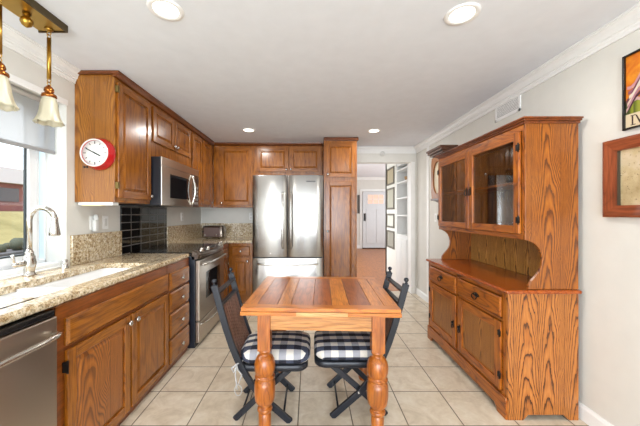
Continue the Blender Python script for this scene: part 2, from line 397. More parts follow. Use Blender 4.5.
# ================================================================== cabinets
def knob(b, u, v, w):
    b.lathe([(.007, w), (.006, w+.012), (.015, w+.015), (.018, w+.020), (.017, w+.026), (.012, w+.030), (.001, w+.032)], (u, v, 0), 'z', 12)
def door_mesh(M, W_, Ht, t=.02, st=.055, seed=0):
    b = B(M)
    b.mi = 0; b.box(0, st, 0, Ht, 0, t); b.box(W_-st, W_, 0, Ht, 0, t)
    b.mi = 1; b.box(st, W_-st, 0, st, 0, t); b.box(st, W_-st, Ht-st, Ht, 0, t)
    b.mi = 0
    b.box(st-.001, W_-st+.001, st-.001, Ht-st+.001, 0, .009)
    if W_ > 2*st+.06: b.box(st+.006, W_-st-.006, st+.006, Ht-st-.006, .009, .019, .022)
    return b
def add_door(root, kind, o, W_, Ht, knob_at=None, seed=0, name='door', st=.055, label=None):
    ax = 'X' if kind == '-y' else 'Y'
    d = obj(name, door_mesh(frame(o, kind), W_, Ht, st=st), [cab('Z', seed), cab(ax, seed)], root, .003, label=label)
    if knob_at: 
        k = B(frame(o, kind)); knob(k, knob_at[0], knob_at[1], .02); obj('knob', k, chrome(), d)
    return d
def add_drawer(root, kind, o, W_, Ht, knob_at=None, seed=0, name='drawer'):
    ax = 'X' if kind == '-y' else 'Y'
    b = B(frame(o, kind)); b.box(0, W_, 0, Ht, 0, .012); b.box(0, W_, 0, Ht, .012, .021, .012)
    d = obj(name, b, cab(ax, seed), root, .002)
    if knob_at:
        k = B(frame(o, kind)); knob(k, knob_at[0], knob_at[1], .02); obj('knob', k, chrome(), d)
    return d
def MOULD(ax): return wood('moulding_oak', '#723a10', '#874a18', '#4e2506', ax, .3, .25, 1, .5, 2, .3)
def FACE(ax, sd): return wood('shaded_frame_oak', '#7c3f10', '#925118', '#552906', ax, .3, .3, 1, .5, sd, .3)  # darker oak for base bodies: shade between the fronts put into the colour
XU = -1.51           # face frame plane of the left wall cabinets; doors stand 2 cm proud
G_UP = 'oak upper cabinets'
def upper_left(y0, y1, z0, doors, label, zd0, near=False, seed=0, hinge=False):
    t = thing('upper_cabinet', label, 'cabinet', ((L+XU)/2, (y0+y1)/2, z0))
    b = B(); b.mi = 0; b.box(L+.002, XU, y0, y1, z0, H-.002)
    bo = obj('body', b, [cabside('Z') if near else cab('Z', seed)], t, .002)
    obj('top_moulding', B().prism([(XU, H-.004), (XU+.045, H-.004), (XU+.04, H-.02), (XU+.02, H-.045), (XU, H-.05)], 'y', y0-(.02 if near else 0), y1 if y1 < 4.5 else 4.474), MOULD('Y'), t)
    for (a, c, kn) in doors:
        add_door(t, '+x', (XU, a, zd0), c-a, 2.365-zd0, kn, seed)
    return t
t1 = upper_left(2.24, 2.735, 1.43, [(2.262, 2.722, (.435, .035))], 'tall single-door oak upper cabinet with the red clock on its end panel', 1.465, True, 1)
obj('top_moulding', boxes((L+.01, XU+.04, 2.215, 2.24, H-.03, H-.004)), MOULD('X'), t1, .003)
for zz in (.07, .82):
    hg = B(frame((XU, 2.262, 1.465), '+x')); hg.box(-.016, .004, zz, zz+.05, 0, .024); obj('hinge', hg, plain('brass_hinge', '#7d6a3c', .4, .8), t1)
t2 = upper_left(2.737, 3.66, 1.885, [(2.765, 3.195, (.405, .04)), (3.215, 3.642, (.022, .04))], 'short two-door oak upper cabinet directly above the microwave', 2.03, False, 0)
t3 = upper_left(3.662, 4.519, 1.43, [(3.69, 4.02, (.03, .035)), (4.05, 4.40, (.32, .035))], 'oak upper cabinet between the microwave and the back corner', 1.465, False, 2)
# under-cabinet strip light with white housing
uc = thing('under_cabinet_light', 'white strip light housing under the end upper cabinet beside the black tiles', 'light', (-1.66, 2.35, 1.41))
obj('housing', boxes((-1.80, -1.53, 2.25, 2.32, 1.405, 1.43)), TRIM, uc, .003)
obj('diffuser', boxes((-1.77, -1.62, 2.246, 2.30, 1.400, 1.406)), plain('cream_diffuser', '#e0cf94', .5), uc, .002)

YU = 4.52           # face plane of the back wall cabinets
def upper_back(x0, x1, z0, doors, label, zd0, seed=0, y=YU):
    t = thing('upper_cabinet', label, 'cabinet', ((x0+x1)/2, (y+BK)/2, z0))
    obj('body', boxes((x0, x1, y, BK-.002, z0, H-.002)), cab('Z', seed), t, .002)
    obj('top_moulding', B().prism([(y, H-.004), (y-.045, H-.004), (y-.04, H-.02), (y-.02, H-.045), (y, H-.05)], 'x', x0 if x0 > -1.4 else x0+.02, x1), MOULD('X'), t)
    for (a, c, kn) in doors: add_door(t, '-y', (a, y, zd0), c-a, 2.365-zd0, kn, seed)
    return t
upper_back(-1.505, -.875, 1.43, [(-1.40, -.90, (.03, .035))], 'single-door oak upper cabinet in the back corner left of the refrigerator', 1.465, 0)
upper_back(-.873, .195, 1.93, [(-.83, -.335, (.465, .035)), (-.315, .17, (.02, .035))], 'short two-door oak upper cabinet above the refrigerator', 1.985, 1)
# pantry
YP = 4.2
pt = thing('pantry_cabinet', 'tall narrow oak pantry cabinet right of the refrigerator', 'cabinet', (.44, 4.5, 0))
obj('body', boxes((.20, .68, YP, BK-.002, .0, H-.002)), cab('Z', 2), pt, .002)
obj('top_moulding', boxes((.198, .70, YP-.03, BK-.01, H-.05, H-.003)), MOULD('X'), pt, .008)
add_door(pt, '-y', (.225, YP, 1.86), .43, .50, (.03, .04), 2)
add_door(pt, '-y', (.225, YP, .10), .43, 1.70, (.03, .98), 2)

# ---- base cabinets, left run
XF = -1.192         # face-frame plane, fronts to -1.171
CT, CB = .945, .905
def base(y0, y1, label, name='base_cabinet', seed=0):
    t = thing(name, label, 'cabinet', (-1.5, (y0+y1)/2, 0))
    b = B(); b.mi = 0
    if 'sink' in label:
        b.box(L+.005, XF, y0, y1, .055, .66); b.box(XF-.02, XF, y0, y1, .66, CB-.001); b.box(L+.005, XF, y0, y0+.015, .66, CB-.001); b.box(L+.005, XF, y1-.015, y1, .66, CB-.001)
    else: b.box(L+.005, XF, y0, y1, .055, CB-.001)
    b.box(L+.005, XF-.012, y0, y1, 0, .055)
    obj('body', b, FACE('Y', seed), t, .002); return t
ZD = .678
sk = base(1.345, 2.42, 'oak sink base cabinet with two doors and a long false drawer front', seed=1)
add_drawer(sk, '+x', (XF, 1.405, .70), 1.0, .136, None, 1, 'drawer_front')
dn = add_door(sk, '+x', (XF, 1.405, .06), .49, .618, (.46, .575), 1)
dn.data.materials.append(cathedral('sink_door_oak', '#955312', '#b06a22', '#5c300c', 1, .38, 9.0, 60.0, .4, .28, 2, .4, .8, .6, .47))
for f in dn.data.polygons:
    if .055 < f.center[1]+sk.location[1]-1.405 < .435 and .055 < f.center[2]-.06 < .56: f.material_index = 2
add_door(sk, '+x', (XF, 1.915, .06), .49, .618, (.03, .575), 1)
hb = B(frame((XF, 1.405, 0), '+x')); hb.box(-.011, -.001, .575, .625, 0, .022); hb.box(-.008, -.003, .568, .632, .018, .026)
obj('hinge', hb, IRON, sk)
dr = base(2.422, 2.85, 'narrow oak drawer cabinet with four drawers left of the range', seed=1)
for z0, z1 in ((.685, .836), (.50, .668), (.28, .485), (.06, .265)):
    add_drawer(dr, '+x', (XF, 2.448, z0), .375, z1-z0, (.19, (z1-z0)/2), 1)
bc = base(3.755, 4.235, 'oak base cabinet between the range and the back corner', seed=2)
add_drawer(bc, '+x', (XF, 3.79, .71), .35, .13, (.18, .065), 2); add_door(bc, '+x', (XF, 3.79, .1), .35, .58, (.3, .53), 2)
bb = thing('base_cabinet', 'oak base cabinet with one drawer and one door left of the refrigerator', 'cabinet', (-1.0, 4.5, 0))
obj('body', boxes((-1.19, -.845, 4.26, BK-.01, .10, CB-.001), (-1.19, -.845, 4.31, BK-.01, 0, .1)), cab('Z', 1), bb, .002)
add_drawer(bb, '-y', (-1.15, 4.26, .71), .27, .15, (.135, .075), 1); add_door(bb, '-y', (-1.15, 4.26, .12), .27, .57, (.235, .52), 1)
cb = thing('base_cabinet', 'blind corner oak base cabinet under the back corner worktop', 'cabinet', (-1.5, 4.5, 0))
obj('body', boxes((L+.01, -1.195, 4.24, BK-.01, 0, CB-.001)), cab('Z', 1), cb)

# ---- dishwasher
dw = thing('dishwasher', 'stainless steel dishwasher with bar handle under the worktop by the sink', 'dishwasher', (-1.5, 1.04, 0))
obj('tub', boxes((L+.02, -1.20, .745, 1.335, .1, CB-.01)), BLACK, dw)
obj('door', B().box(-1.20, -1.162, .745, 1.335, .11, .872), steel(), dw, .006)
obj('control_strip', boxes((-1.20, -1.175, .745, 1.335, .874, .898)), BLACK, dw, .003)
obj('toe_panel', boxes((-1.25, -1.20, .745, 1.335, 0, .10)), BLACK, dw)
hd = B(); pts = [(-1.162, .77, .80), (-1.13, .775, .80), (-1.118, .80, .80)]+[(-1.112, .85+.06*i, .80) for i in range(7)]+[(-1.118, 1.28, .80), (-1.13, 1.305, .80), (-1.162, 1.31, .80)]
hd.tube(pts, .0125, 10); obj('handle', hd, chrome(), dw)

# ---- worktops
def edge_prof(x): return [(x-.10, CB), (x-.004, CB), (x+.002, CB+.006), (x+.004, CB+.02), (x+.002, CT-.008), (x-.008, CT), (x-.10, CT)]
SX0, SX1, S0, S1, SD0, SD1 = -1.65, -1.285, 1.375, 2.32, 1.63, 1.665
XC = -1.20
ct = B(); ct.prism([(a, z) for a, z in edge_prof(XC)], 'y', .3, 2.873)
xs = XC-.10
ct.box(SX1, xs, .3, 2.873, CB, CT) if SX1 < xs else None
ct.box(L, SX0, .3, 2.873, CB, CT); ct.box(SX0, SX1, .3, S0, CB, CT); ct.box(SX0, SX1, S1, 2.873, CB, CT)
ct.box(-1.875, L, WY0+.005, WY1-.005, CB+.005, CT)
wt = obj('worktop', ct, granite(), None, 0, loc=(-1.5, 1.6, CB)); tag(wt, 'speckled beige granite worktop holding the white double sink', 'worktop')
ct = B(); ct.prism([(a, z) for a, z in edge_prof(XC)], 'y', 3.748, 4.25); ct.box(L, XC-.1, 3.748, 4.25, CB, CT)
ct.prism([(4.32-.10, CB), (4.224, CB), (4.218, CB+.01), (4.218, CT-.008), (4.226, CT), (4.32, CT), (4.32, CB)][1:], 'x', XC, -.845)
ct.box(L, -.845, 4.25, BK, CB, CT)
wt = obj('worktop', ct, granite(), None, 0, loc=(-1.3, 4.5, CB)); tag(wt, 'granite corner worktop under the toaster beside the refrigerator', 'worktop')
bs = obj('backsplash', boxes((L+.001, L+.022, WY1+.03, 2.775, CT, 1.175)), granite(), None, .003, loc=(L+.01, 2.5, CT)); tag(bs, 'low granite backsplash under the outlets left of the black tiles', 'backsplash')
bs = obj('backsplash', boxes((L+.001, L+.022, 3.66, BK, CT, 1.175), (L+.022, -.81, BK-.022, BK-.001, CT, 1.175)), granite(), None, .003, loc=(-1.3, 4.8, CT)); tag(bs, 'granite corner backsplash behind the toaster', 'backsplash')
# black tiles
BT = N('black_glass_tile'); tc = BT.n('ShaderNodeTexCoord'); sp = BT.n('ShaderNodeSeparateXYZ'); BT.l(tc.outputs['Object'], sp.inputs[0])
ey = BT.math('PINGPONG', BT.math('DIVIDE', sp.outputs[1], .17), .5); ez = BT.math('PINGPONG', BT.math('DIVIDE', sp.outputs[2], .0765), .5)
gr = BT.math('MAXIMUM', BT.math('LESS_THAN', ey, .022), BT.math('LESS_THAN', ez, .055))
BT.set(Base_Color=BT.mix(gr, S('#0b0a0c'), S('#6e6a66')), Roughness=BT.math('MULTIPLY_ADD', gr, .6, .03), Coat_Weight=.6)
hh = BT.math('MINIMUM', BT.math('MULTIPLY', ey, 6), BT.math('MULTIPLY', ez, 3)); hh = BT.math('MINIMUM', hh, .35); BT.bump(hh, .6, .004)
tp = obj('tile_panel', boxes((L+.001, L+.014, 2.776, 3.658, CT, 1.413)), BT.m, None, .001, loc=(L, 2.76, CT)); tag(tp, 'glossy black glass tile panel behind the range', 'tile panel')

# ---- sink
sk = thing('sink', 'white undermount double-bowl sink set in the granite worktop', 'sink', ((SX0+SX1)/2, 1.7, CB))
SKM = plain('white_porcelain', '#e9e9e8', .15, 0, 0, Coat_Weight=.5)
for (a, c, dep) in ((S0-.01, SD0, .17), (SD1, S1+.01, .20)):
    b = B(); hx = (SX1-SX0)/2+.01; hy = (c-a)/2
    zt = CB-.001
    b.rr_loft([(hx+.012, hy+.0, .05, zt-dep-.015), (hx+.012, hy+.012, .05, zt), (hx-.004, hy-.006, .05, zt), (hx-.012, hy-.014, .06, zt-.02), (hx-.03, hy-.03, .06, zt-dep+.03), (hx-.06, hy-.06, .05, zt-dep), (.03, .03, .03, zt-dep-.004)], (SX0+SX1)/2, (a+c)/2, 6)
    bw = obj('bowl', b, SKM, sk)
    dn = B().lathe([(.03, 0), (.034, .003), (.024, .006), (.002, .002)], ((SX0+SX1)/2, (a+c)/2, zt-dep-.003), 'z', 14); obj('drain', dn, chrome(), bw)
obj('divider', boxes((SX0-.002, SX1+.002, SD0-.004, SD1+.004, CB-.03, CB+.012)), SKM, sk, .006)
# ---- faucet
fx, fy = -1.80, 1.86
fc = thing('faucet', 'brushed nickel gooseneck pull-down faucet with side lever behind the sink', 'faucet', (fx, fy, CT))
NI = chrome()
b = B().lathe([(.036, 0), (.036, .008), (.028, .014), (.027, .03), (.034, .055), (.036, .085), (.030, .12), (.022, .14), (.024, .148), (.018, .155), (.015, .17)], (fx, fy, CT), 'z', 18)
obj('body', b, NI, fc)
top = CT+.255; pts = [(fx, fy, CT+.16), (fx, fy, top+.095)]
rad = .077
for i in range(11):
    a = PI-PI*i/10*.97; pts.append((fx+rad+rad*math.cos(a), fy+.01*i/10, top+.10+rad*math.sin(a)))
obj('neck', B().tube(pts, .0155, 12), NI, fc)
e = pts[-1]
obj('spray_head', B().lathe([(.017, .012), (.018, 0), (.019, -.02), (.022, -.045), (.029, -.085), (.030, -.105), (.024, -.110)], (e[0], e[1], e[2]), 'z', 16), NI, fc)
hb = B(); hb.tube([(fx, fy-.02, CT+.085), (fx-.0, fy-.06, CT+.082), (fx, fy-.085, CT+.082)], [.02, .017, .014], 12); obj('valve', hb, NI, fc)
hb = B(); hb.sphere((fx, fy-.09, CT+.083), .017); hb.tube([(fx, fy-.095, CT+.083), (fx, fy-.10, CT+.12), (fx, fy-.108, CT+.145)], [.006, .007, .010], 8)
obj('lever', hb, NI, fc)
ag = obj('sink_air_gap', B().lathe([(.024, 0), (.024, .004), (.019, .006), (.019, .055), (.016, .062), (.002, .064)], (-1.775, 2.10, CT), 'z', 16), NI, None, loc=(-1.775, 2.10, CT))
tag(ag, 'small brushed nickel air gap cap on the worktop right of the faucet', 'air gap')

# ---- range
ry0, ry1, RX = 2.882, 3.742, -1.125
rg = thing('range', 'stainless steel slide-in electric range with black glass cooktop', 'range', (-1.45, (ry0+ry1)/2, 0))
obj('body', boxes((L+.03, RX-.02, ry0, ry1, .0, .915)), plain('range_side', '#1d222c', .35), rg, .004)
ctp = obj('cooktop', boxes((L+.03, -1.17, ry0, ry1, .915, .953)), plain('black_glass', '#0c0c0e', .06), rg, .004)
ST = steel()
n = 14; top_, bot_ = [], []
def bulge(u): return .055*math.sin(PI*u)**.8
rings = []
for i in range(n+1):
    u = i/n; y = ry0+(ry1-ry0)*u; bx = RX+.012+bulge(u)
    rings.append([(-1.19, y, .945), (-1.17, y, .966), (bx-.03, y, .955), (bx-.006, y, .935), (bx, y, .915), (bx-.008, y, .885), (-1.17, y, .878)])
b = B(); b.loft(rings, True); obj('control_panel', b, plain('dark_steel', '#6d625a', .25, .9), rg)
for u in (.12, .27, .74, .88):
    y = ry0+(ry1-ry0)*u; bx = RX+.012+bulge(u)-.035
    b = B(Matrix.Translation((bx, y, .957)) @ Matrix.Rotation(math.radians(25), 4, 'Y')); b.lathe([(.03, 0), (.029, .006), (.022, .01), (.02, .03), (.016, .034), (.002, .035)], seg=14)
    obj('control_knob', b, chrome(), rg)
obj('display', boxes((-1.165, RX+.01, ry0+.33, ry0+.52, .962, .966)), BLACK, rg)
od = obj('oven_door', boxes((RX-.02, RX+.02, ry0+.012, ry1-.012, .262, .868)), ST, rg, .006)
obj('oven_window', boxes((RX+.018, RX+.023, ry0+.20, ry1-.20, .44, .72)), plain('oven_glass', '#17171a', .05), od, .002)
b = B(); yy = [ry0+.05+(ry1-ry0-.1)*i/10 for i in range(11)]
b.tube([(RX+.02, yy[0], .825)]+[(RX+.055+.014*math.sin(PI*i/10), y, .825) for i, y in enumerate(yy)]+[(RX+.02, yy[-1], .825)], .012, 10); obj('handle', b, chrome(), od)
dwr = obj('storage_drawer', boxes((RX-.02, RX+.018, ry0+.012, ry1-.012, .045, .252)), ST, rg, .006)
b = B(); b.tube([(RX+.018, yy[0], .225)]+[(RX+.03+.006*math.sin(PI*i/10), y, .222-.035*math.sin(PI*i/10)) for i, y in enumerate(yy)]+[(RX+.018, yy[-1], .225)], .007, 8); obj('handle', b, chrome(), dwr)

# ---- microwave
my0, my1, mz0, mz1, MX = 2.742, 3.655, 1.415, 1.882, -1.40
mw = thing('microwave', 'stainless steel over-the-range microwave with curved bar handle', 'microwave', (-1.6, 3.2, mz0))
obj('body', boxes((L+.003, MX-.012, my0+.001, my1, mz0+.001, mz1-.001)), plain('microwave_side', '#16181f', .3), mw, .004)
obj('vent_grille', boxes((MX-.012, MX-.002, my0, my1, 1.80, mz1)), ST, mw, .005)
md = obj('door', boxes((MX-.012, MX, my0, my1-.20, mz0, 1.798)), ST, mw, .008)
obj('door_window', boxes((MX-.003, MX+.003, my0+.16, my1-.30, mz0+.08, 1.735)), plain('oven_glass', '#17171a', .05), md, .002)
b = B(); b.tube([(MX, my1-.225, mz0+.03)]+[(MX+.035*math.sin(PI*i/10)+.008, my1-.225, mz0+.03+.34*i/10) for i in range(11)]+[(MX, my1-.225, mz0+.37)], .012, 10); obj('handle', b, chrome(), md)
cpn = obj('control_panel', boxes((MX-.012, MX-.001, my1-.198, my1, mz0, 1.798)), plain('dark_steel', '#6d625a', .25, .9), mw, .004)
obj('display', boxes((MX-.002, MX+.002, my1-.17, my1-.03, 1.70, 1.77)), BLACK, cpn)
kp = B()
for i in range(5):
    for j in range(3): kp.box(MX-.002, MX+.001, my1-.165+.047*j, my1-.165+.047*j+.035, 1.45+.047*i, 1.45+.047*i+.03)
obj('keypad', kp, plain('key_grey', '#8a8580', .4), cpn)

# ---- refrigerator
FY = 4.0; fx0, fx1 = -.797, .182
rf = thing('refrigerator', 'stainless steel french-door refrigerator with bottom freezer drawer', 'refrigerator', (-.31, 4.4, 0))
obj('body', boxes((fx0+.008, fx1-.008, FY+.075, 4.80, .02, 1.868)), plain('fridge_grey', '#55565a', .4), rf, .004)
FS = steel('fridge_steel', '#b6b4b0', .25)
def fdoor(x0, x1, z0, z1, name):
    b = B(); r = []
    n = 10
    # slightly bowed front
    pts = [(x0, FY+.07)]+[(x0+(x1-x0)*i/n, FY+.018-.018*math.sin(PI*i/n)**.5 if 0 < i < n else FY+.022) for i in range(n+1)]+[(x1, FY+.07)]
    b.prism(pts, 'z', z0, z1, True); return obj(name, b, FS, rf, .003)
xm = -.315
dl = fdoor(fx0, xm-.004, .735, 1.868, 'door'); drr = fdoor(xm+.004, fx1, .735, 1.868, 'door'); fz = fdoor(fx0, fx1, .07, .722, 'freezer_drawer')
def vhandle(x, par):
    z0, z1 = .86, 1.63; b = B()
    b.tube([(x, FY+.01, z0), (x, FY-.03, z0+.01)]+[(x, FY-.045-.01*math.sin(PI*i/8), z0+.03+(z1-z0-.06)*i/8) for i in range(9)]+[(x, FY-.03, z1-.01), (x, FY+.01, z1)], .0115, 10)
    obj('handle', b, chrome(), par)
vhandle(xm-.06, dl); vhandle(xm+.055, drr)
b = B(); zz = .645
b.tube([(fx0+.075, FY+.01, zz), (fx0+.08, FY-.03, zz)]+[(fx0+.11+(fx1-fx0-.22)*i/8, FY-.04, zz-.0-.018*math.sin(PI*i/8)) for i in range(9)]+[(fx1-.08, FY-.03, zz), (fx1-.075, FY+.01, zz)], .0115, 10); obj('handle', b, chrome(), fz)
obj('badge', boxes((-.05, .075, FY-.002, FY+.004, 1.775, 1.790)), plain('badge_grey', '#4e4e50', .4), drr)
obj('base_grille', boxes((fx0+.01, fx1-.01, FY+.06, FY+.09, .0, .065)), BLACK, rf)

# ---- toaster
ts = thing('toaster', 'small steel toaster oven with brown front in the back corner worktop', 'toaster', (-1.52, 4.58, CT))
obj('body', B().rr_loft([(.165, .085, .03, CT+.012), (.17, .09, .04, CT+.03), (.17, .09, .045, CT+.17), (.155, .075, .045, CT+.20)], -1.52, 4.60), plain('toaster_steel', '#8d8278', .25, .9), ts)
obj('front_panel', B().box(-1.65, -1.40, 4.500, 4.512, CT+.03, CT+.175), plain('toaster_front', '#54403a', .3, .5), ts, .01)
obj('lever', boxes((-1.672, -1.655, 4.485, 4.512, CT+.10, CT+.12)), BLACK, ts, .003)
for x in (-1.62, -1.43): obj('foot', B().lathe([(.012, 0), (.012, .014)], (x, 4.56, CT), 'z', 10), BLACK, ts)
for x in (-1.63, -1.45): obj('control_knob', B().lathe([(.014, 0), (.012, -.016), (.001, -.017)], (x, 4.50, CT+.06), 'y', 12), chrome(), ts)

# ---- wall clock on the cabinet end
CX, CZ, CY = -1.622, 1.798, 2.24
ck = thing('wall_clock', 'round red metal clock with white dial on the end of the upper cabinet', 'clock', (CX, CY, CZ))
obj('case', B().lathe([(.122, 0), (.127, -.006), (.122, -.022), (.108, -.052), (.104, -.062), (.097, -.062), (.094, -.05), (.002, -.05)], (CX, CY, CZ), 'y', 40), plain('red_enamel', '#ae1c20', .22, 0, 0, Coat_Weight=.6), ck)
dl_ = obj('dial', B().lathe([(.096, 0), (.096, -.004), (.002, -.004)], (CX, CY-.05, CZ), 'y', 40), plain('dial_white', '#ecebe6', .4), ck)
for i in range(12):
    b = B(); a = 2*PI*i/12; b.M = Matrix.Translation((CX, CY-.0545, CZ)) @ Matrix.Rotation(a, 4, 'Y'); b.box(-.003, .003, -.001, .001, .068, .082 if i % 3 else .088)
    obj('hour_mark', b, plain('dial_mark', '#55524e', .5), dl_)
for nm, a, ln, w_ in (('minute_hand', math.radians(-63), .072, .0035), ('hour_hand', math.radians(118), .05, .005)):
    b = B(Matrix.Translation((CX, CY-.057, CZ)) @ Matrix.Rotation(a, 4, 'Y')); b.box(-w_, w_, -.001, .001, -.015, ln); obj(nm, b, BLACK, ck)
obj('rim', B().lathe([(.097, -.050), (.105, -.058), (.104, -.068), (.095, -.064)], (CX, CY, CZ), 'y', 40, False), plain('rim_white', '#e7e0dc', .25), ck)
for dx in (-.05, -.03): obj('foot', B().sphere((CX+dx-.035, CY-.045, CZ-.105), .008, 8), BLACK, ck)

# ---- outlets
def outlet(o, kind, label, cat='outlet', sw=False, name='outlet'):
    t = thing(name, label, cat, o)
    b = B(frame(o, kind)); b.box(-.036, .036, -.058, .058, 0, .006); obj('cover_plate', b, TRIM, t, .002)
    b = B(frame(o, kind))
    if sw: b.box(-.016, .016, -.033, .033, .006, .009)
    else: b.box(-.017, .017, .008, .045, .006, .009); b.box(-.017, .017, -.045, -.008, .006, .009)
    obj('rocker' if sw else 'socket', b, plain('socket_white', '#d6d5d0', .4), t, .002)
    return t
outlet((L, 2.43, 1.262), '+x', 'white outlet with a plugged-in night light under the end upper cabinet')
outlet((L, 2.575, 1.262), '+x', 'white rocker switch next to the black tiles', 'switch', True, 'light_switch')
outlet((L, 4.12, 1.29), '+x', 'white outlet on the left wall above the back corner worktop')
outlet((-.98, BK, 1.29), '-y', 'white outlet on the back wall beside the refrigerator')
outlet((R, 4.10, 1.28), '-x', 'white rocker switch on the right wall behind the hutch', 'switch', True, 'light_switch')
nl = thing('night_light', 'white plug-in night light in the outlet near the kitchen window', 'night light', (L+.009, 2.43, 1.24))
obj('body', B(frame((L+.010, 2.43, 1.19), '+x')).box(-.022, .022, 0, .10, 0, .03), plain('nightlight_white', '#e3e3e0', .3), nl, .008)
obj('lens', B().lathe([(.016, 0), (.02, .02), (.014, .045), (.001, .05)], (L+.028, 2.43, 1.285), 'z', 12), plain('nightlight_lens', '#d8dad8', .2), nl)

# ---- ceiling lamps
for x, y, lab in ((.838, 1.598, 'recessed ceiling light at upper right, nearest the hutch'), (-.775, 1.56, 'recessed ceiling light at upper left, nearest the sink'),
                  (-.81, 3.83, 'recessed ceiling light in front of the corner upper cabinets'), (.852, 3.86, 'recessed ceiling light in front of the pantry')):
    t = thing('recessed_light', lab, 'ceiling light', (x, y, H), 0, 'recessed ceiling lights')
    obj('trim_ring', B().lathe([(.062, 0), (.066, -.004), (.088, -.006), (.092, 0)], (x, y, H-.0005), 'z', 32, False), plain('ring_white', '#f2f2f0', .3), t)
    obj('lens', B().lathe([(.066, -.001), (.06, -.003), (.001, -.004)], (x, y, H-.0005), 'z', 32), emis('lamp_lens', '#fff6e6', 6.0), t)
    l = bpy.data.lights.new('recessed_lamp', 'AREA'); l.shape = 'DISK'; l.size = .12; l.energy = 10; l.color = (1, .97, .92)
    lo = bpy.data.objects.new('recessed_lamp', l); COL.objects.link(lo); lo.location = (0, 0, -.012); lo.parent = t

# ---- pendant fixture
BR = plain('antique_brass', '#a9853c', .28, 1.0); CO = plain('copper', '#a05f2c', .25, 1.0)
px_ = -1.50
pf = thing('pendant_fixture', 'brass ceiling fixture with two bell-shaped frosted glass shades by the window', 'pendant light', (px_, 1.5, H))
obj('ceiling_plate', boxes((px_-.077, px_+.077, 1.22, 1.69, H-.036, H-.001)), plain('brass_plate', '#b8923f', .3, .9), pf, .004)
obj('plate_edge', boxes((px_+.077, px_+.084, 1.215, 1.695, H-.042, H-.001), (px_-.084, px_+.084, 1.69, 1.697, H-.042, H-.001)), plain('dark_brass', '#5b4d35', .4, .8), pf)
obj('finial', B().lathe([(.006, 0), (.02, -.006), (.012, -.018), (.016, -.024), (.026, -.036), (.028, -.05), (.02, -.066), (.008, -.074), (.001, -.078)], (px_, 1.535, H-.036), 'z', 18), BR, pf)
FG = N('frosted_glass'); FG.set(Base_Color=S('#d9d2b8'), Roughness=.35, Transmission_Weight=.35, Emission_Color=S('#fff3d8'), Emission_Strength=0.0)
for y in (1.40, 1.667):
    rd = B(); rd.lathe([(.012, 0), (.022, -.004), (.014, -.012), (.006, -.016)], (px_, y, H-.036), 'z', 12)
    for k in range(2):
        rd.tube([(px_+.012*math.sin(2*PI*i/10), y, H-.062-.016*k*1.0+.012*math.cos(2*PI*i/10)) if k == 0 else (px_, y+.012*math.sin(2*PI*i/10), H-.08+.012*math.cos(2*PI*i/10)) for i in range(11)], .0025, 6)
    rd.tube([(px_, y, H-.09), (px_, y, 2.115)], .0105, 10)
    for k in range(2): rd.tube([(px_+.011*math.sin(2*PI*i/10)*(1-k), y+.011*math.sin(2*PI*i/10)*k, 2.105-.018*k+.011*math.cos(2*PI*i/10)) for i in range(11)], .0025, 6)
    obj('rod', rd, BR, pf)
    hd = obj('lamp_holder', B().lathe([(.006, 2.08), (.014, 2.07), (.022, 2.06), (.024, 2.045), (.018, 2.035), (.034, 2.025), (.036, 2.012), (.030, 2.006)], (px_, y, 0), 'z', 18), CO, pf)
    b = B(); rings = []; prof = [(.028, 2.010), (.034, 1.995), (.040, 1.965), (.044, 1.93), (.049, 1.90), (.059, 1.872), (.065, 1.858)]
    for k, (r, z) in enumerate(prof+[(r-.004, z) for r, z in prof[::-1]]):
        kk = min(k, 2*len(prof)-1-k); am = (kk/6)**3*.10
        rings.append([(px_+r*(1+am*math.cos(8*2*PI*i/48))*math.cos(2*PI*i/48), y+r*(1+am*math.cos(8*2*PI*i/48))*math.sin(2*PI*i/48), z+am*.05*math.cos(16*PI*i/48)) for i in range(48)])
    b.loft(rings, True, False); obj('lamp_shade', b, FG.m, pf)

# ---- vent, smoke detector
vt = thing('air_vent', 'white louvred air vent high on the right wall above the hutch', 'vent', (R, 2.61, 2.29))
b = B(frame((R, 2.78, 2.21), '-x')); W_, Hh = .335, .155
b.box(0, W_, 0, .024, 0, .008); b.box(0, W_, Hh-.024, Hh, 0, .008); b.box(0, .024, 0, Hh, 0, .008); b.box(W_-.024, W_, 0, Hh, 0, .008); obj('vent_frame', b, TRIM, vt, .002)
b = B(frame((R, 2.78, 2.21), '-x')); b.box(.02, W_-.02, .02, Hh-.02, 0, .002); obj('backing', b, plain('vent_dark', '#3a3a39', .7), vt)
b = B()
for i in range(9): b.M = frame((R-.003, 2.78, 2.235+.0125*i), '-x') @ Matrix.Rotation(math.radians(40), 4, 'X'); b.box(.022, W_-.022, 0, .009, 0, .0015)
obj('louvre', b, TRIM, vt)
sd = obj('smoke_detector', B().lathe([(.045, 0), (.045, -.012), (.038, -.028), (.015, -.03), (.012, -.036), (.001, -.036)], (1.21, BK, 2.335), 'y', 24), plain('detector_white', '#dcdcd8', .5), None, loc=(1.21, BK, 2.335))
tag(sd, 'small white smoke detector on the wall above the doorway', 'smoke detector')

# ================================================================== hutch
HX, HU, HB_, HY0, HY1 = 1.284, 1.395, 1.742, 1.88, 3.14
hu = thing('hutch', 'large golden oak hutch with glass-door top standing against the right wall', 'hutch', (1.5, 2.5, 0))
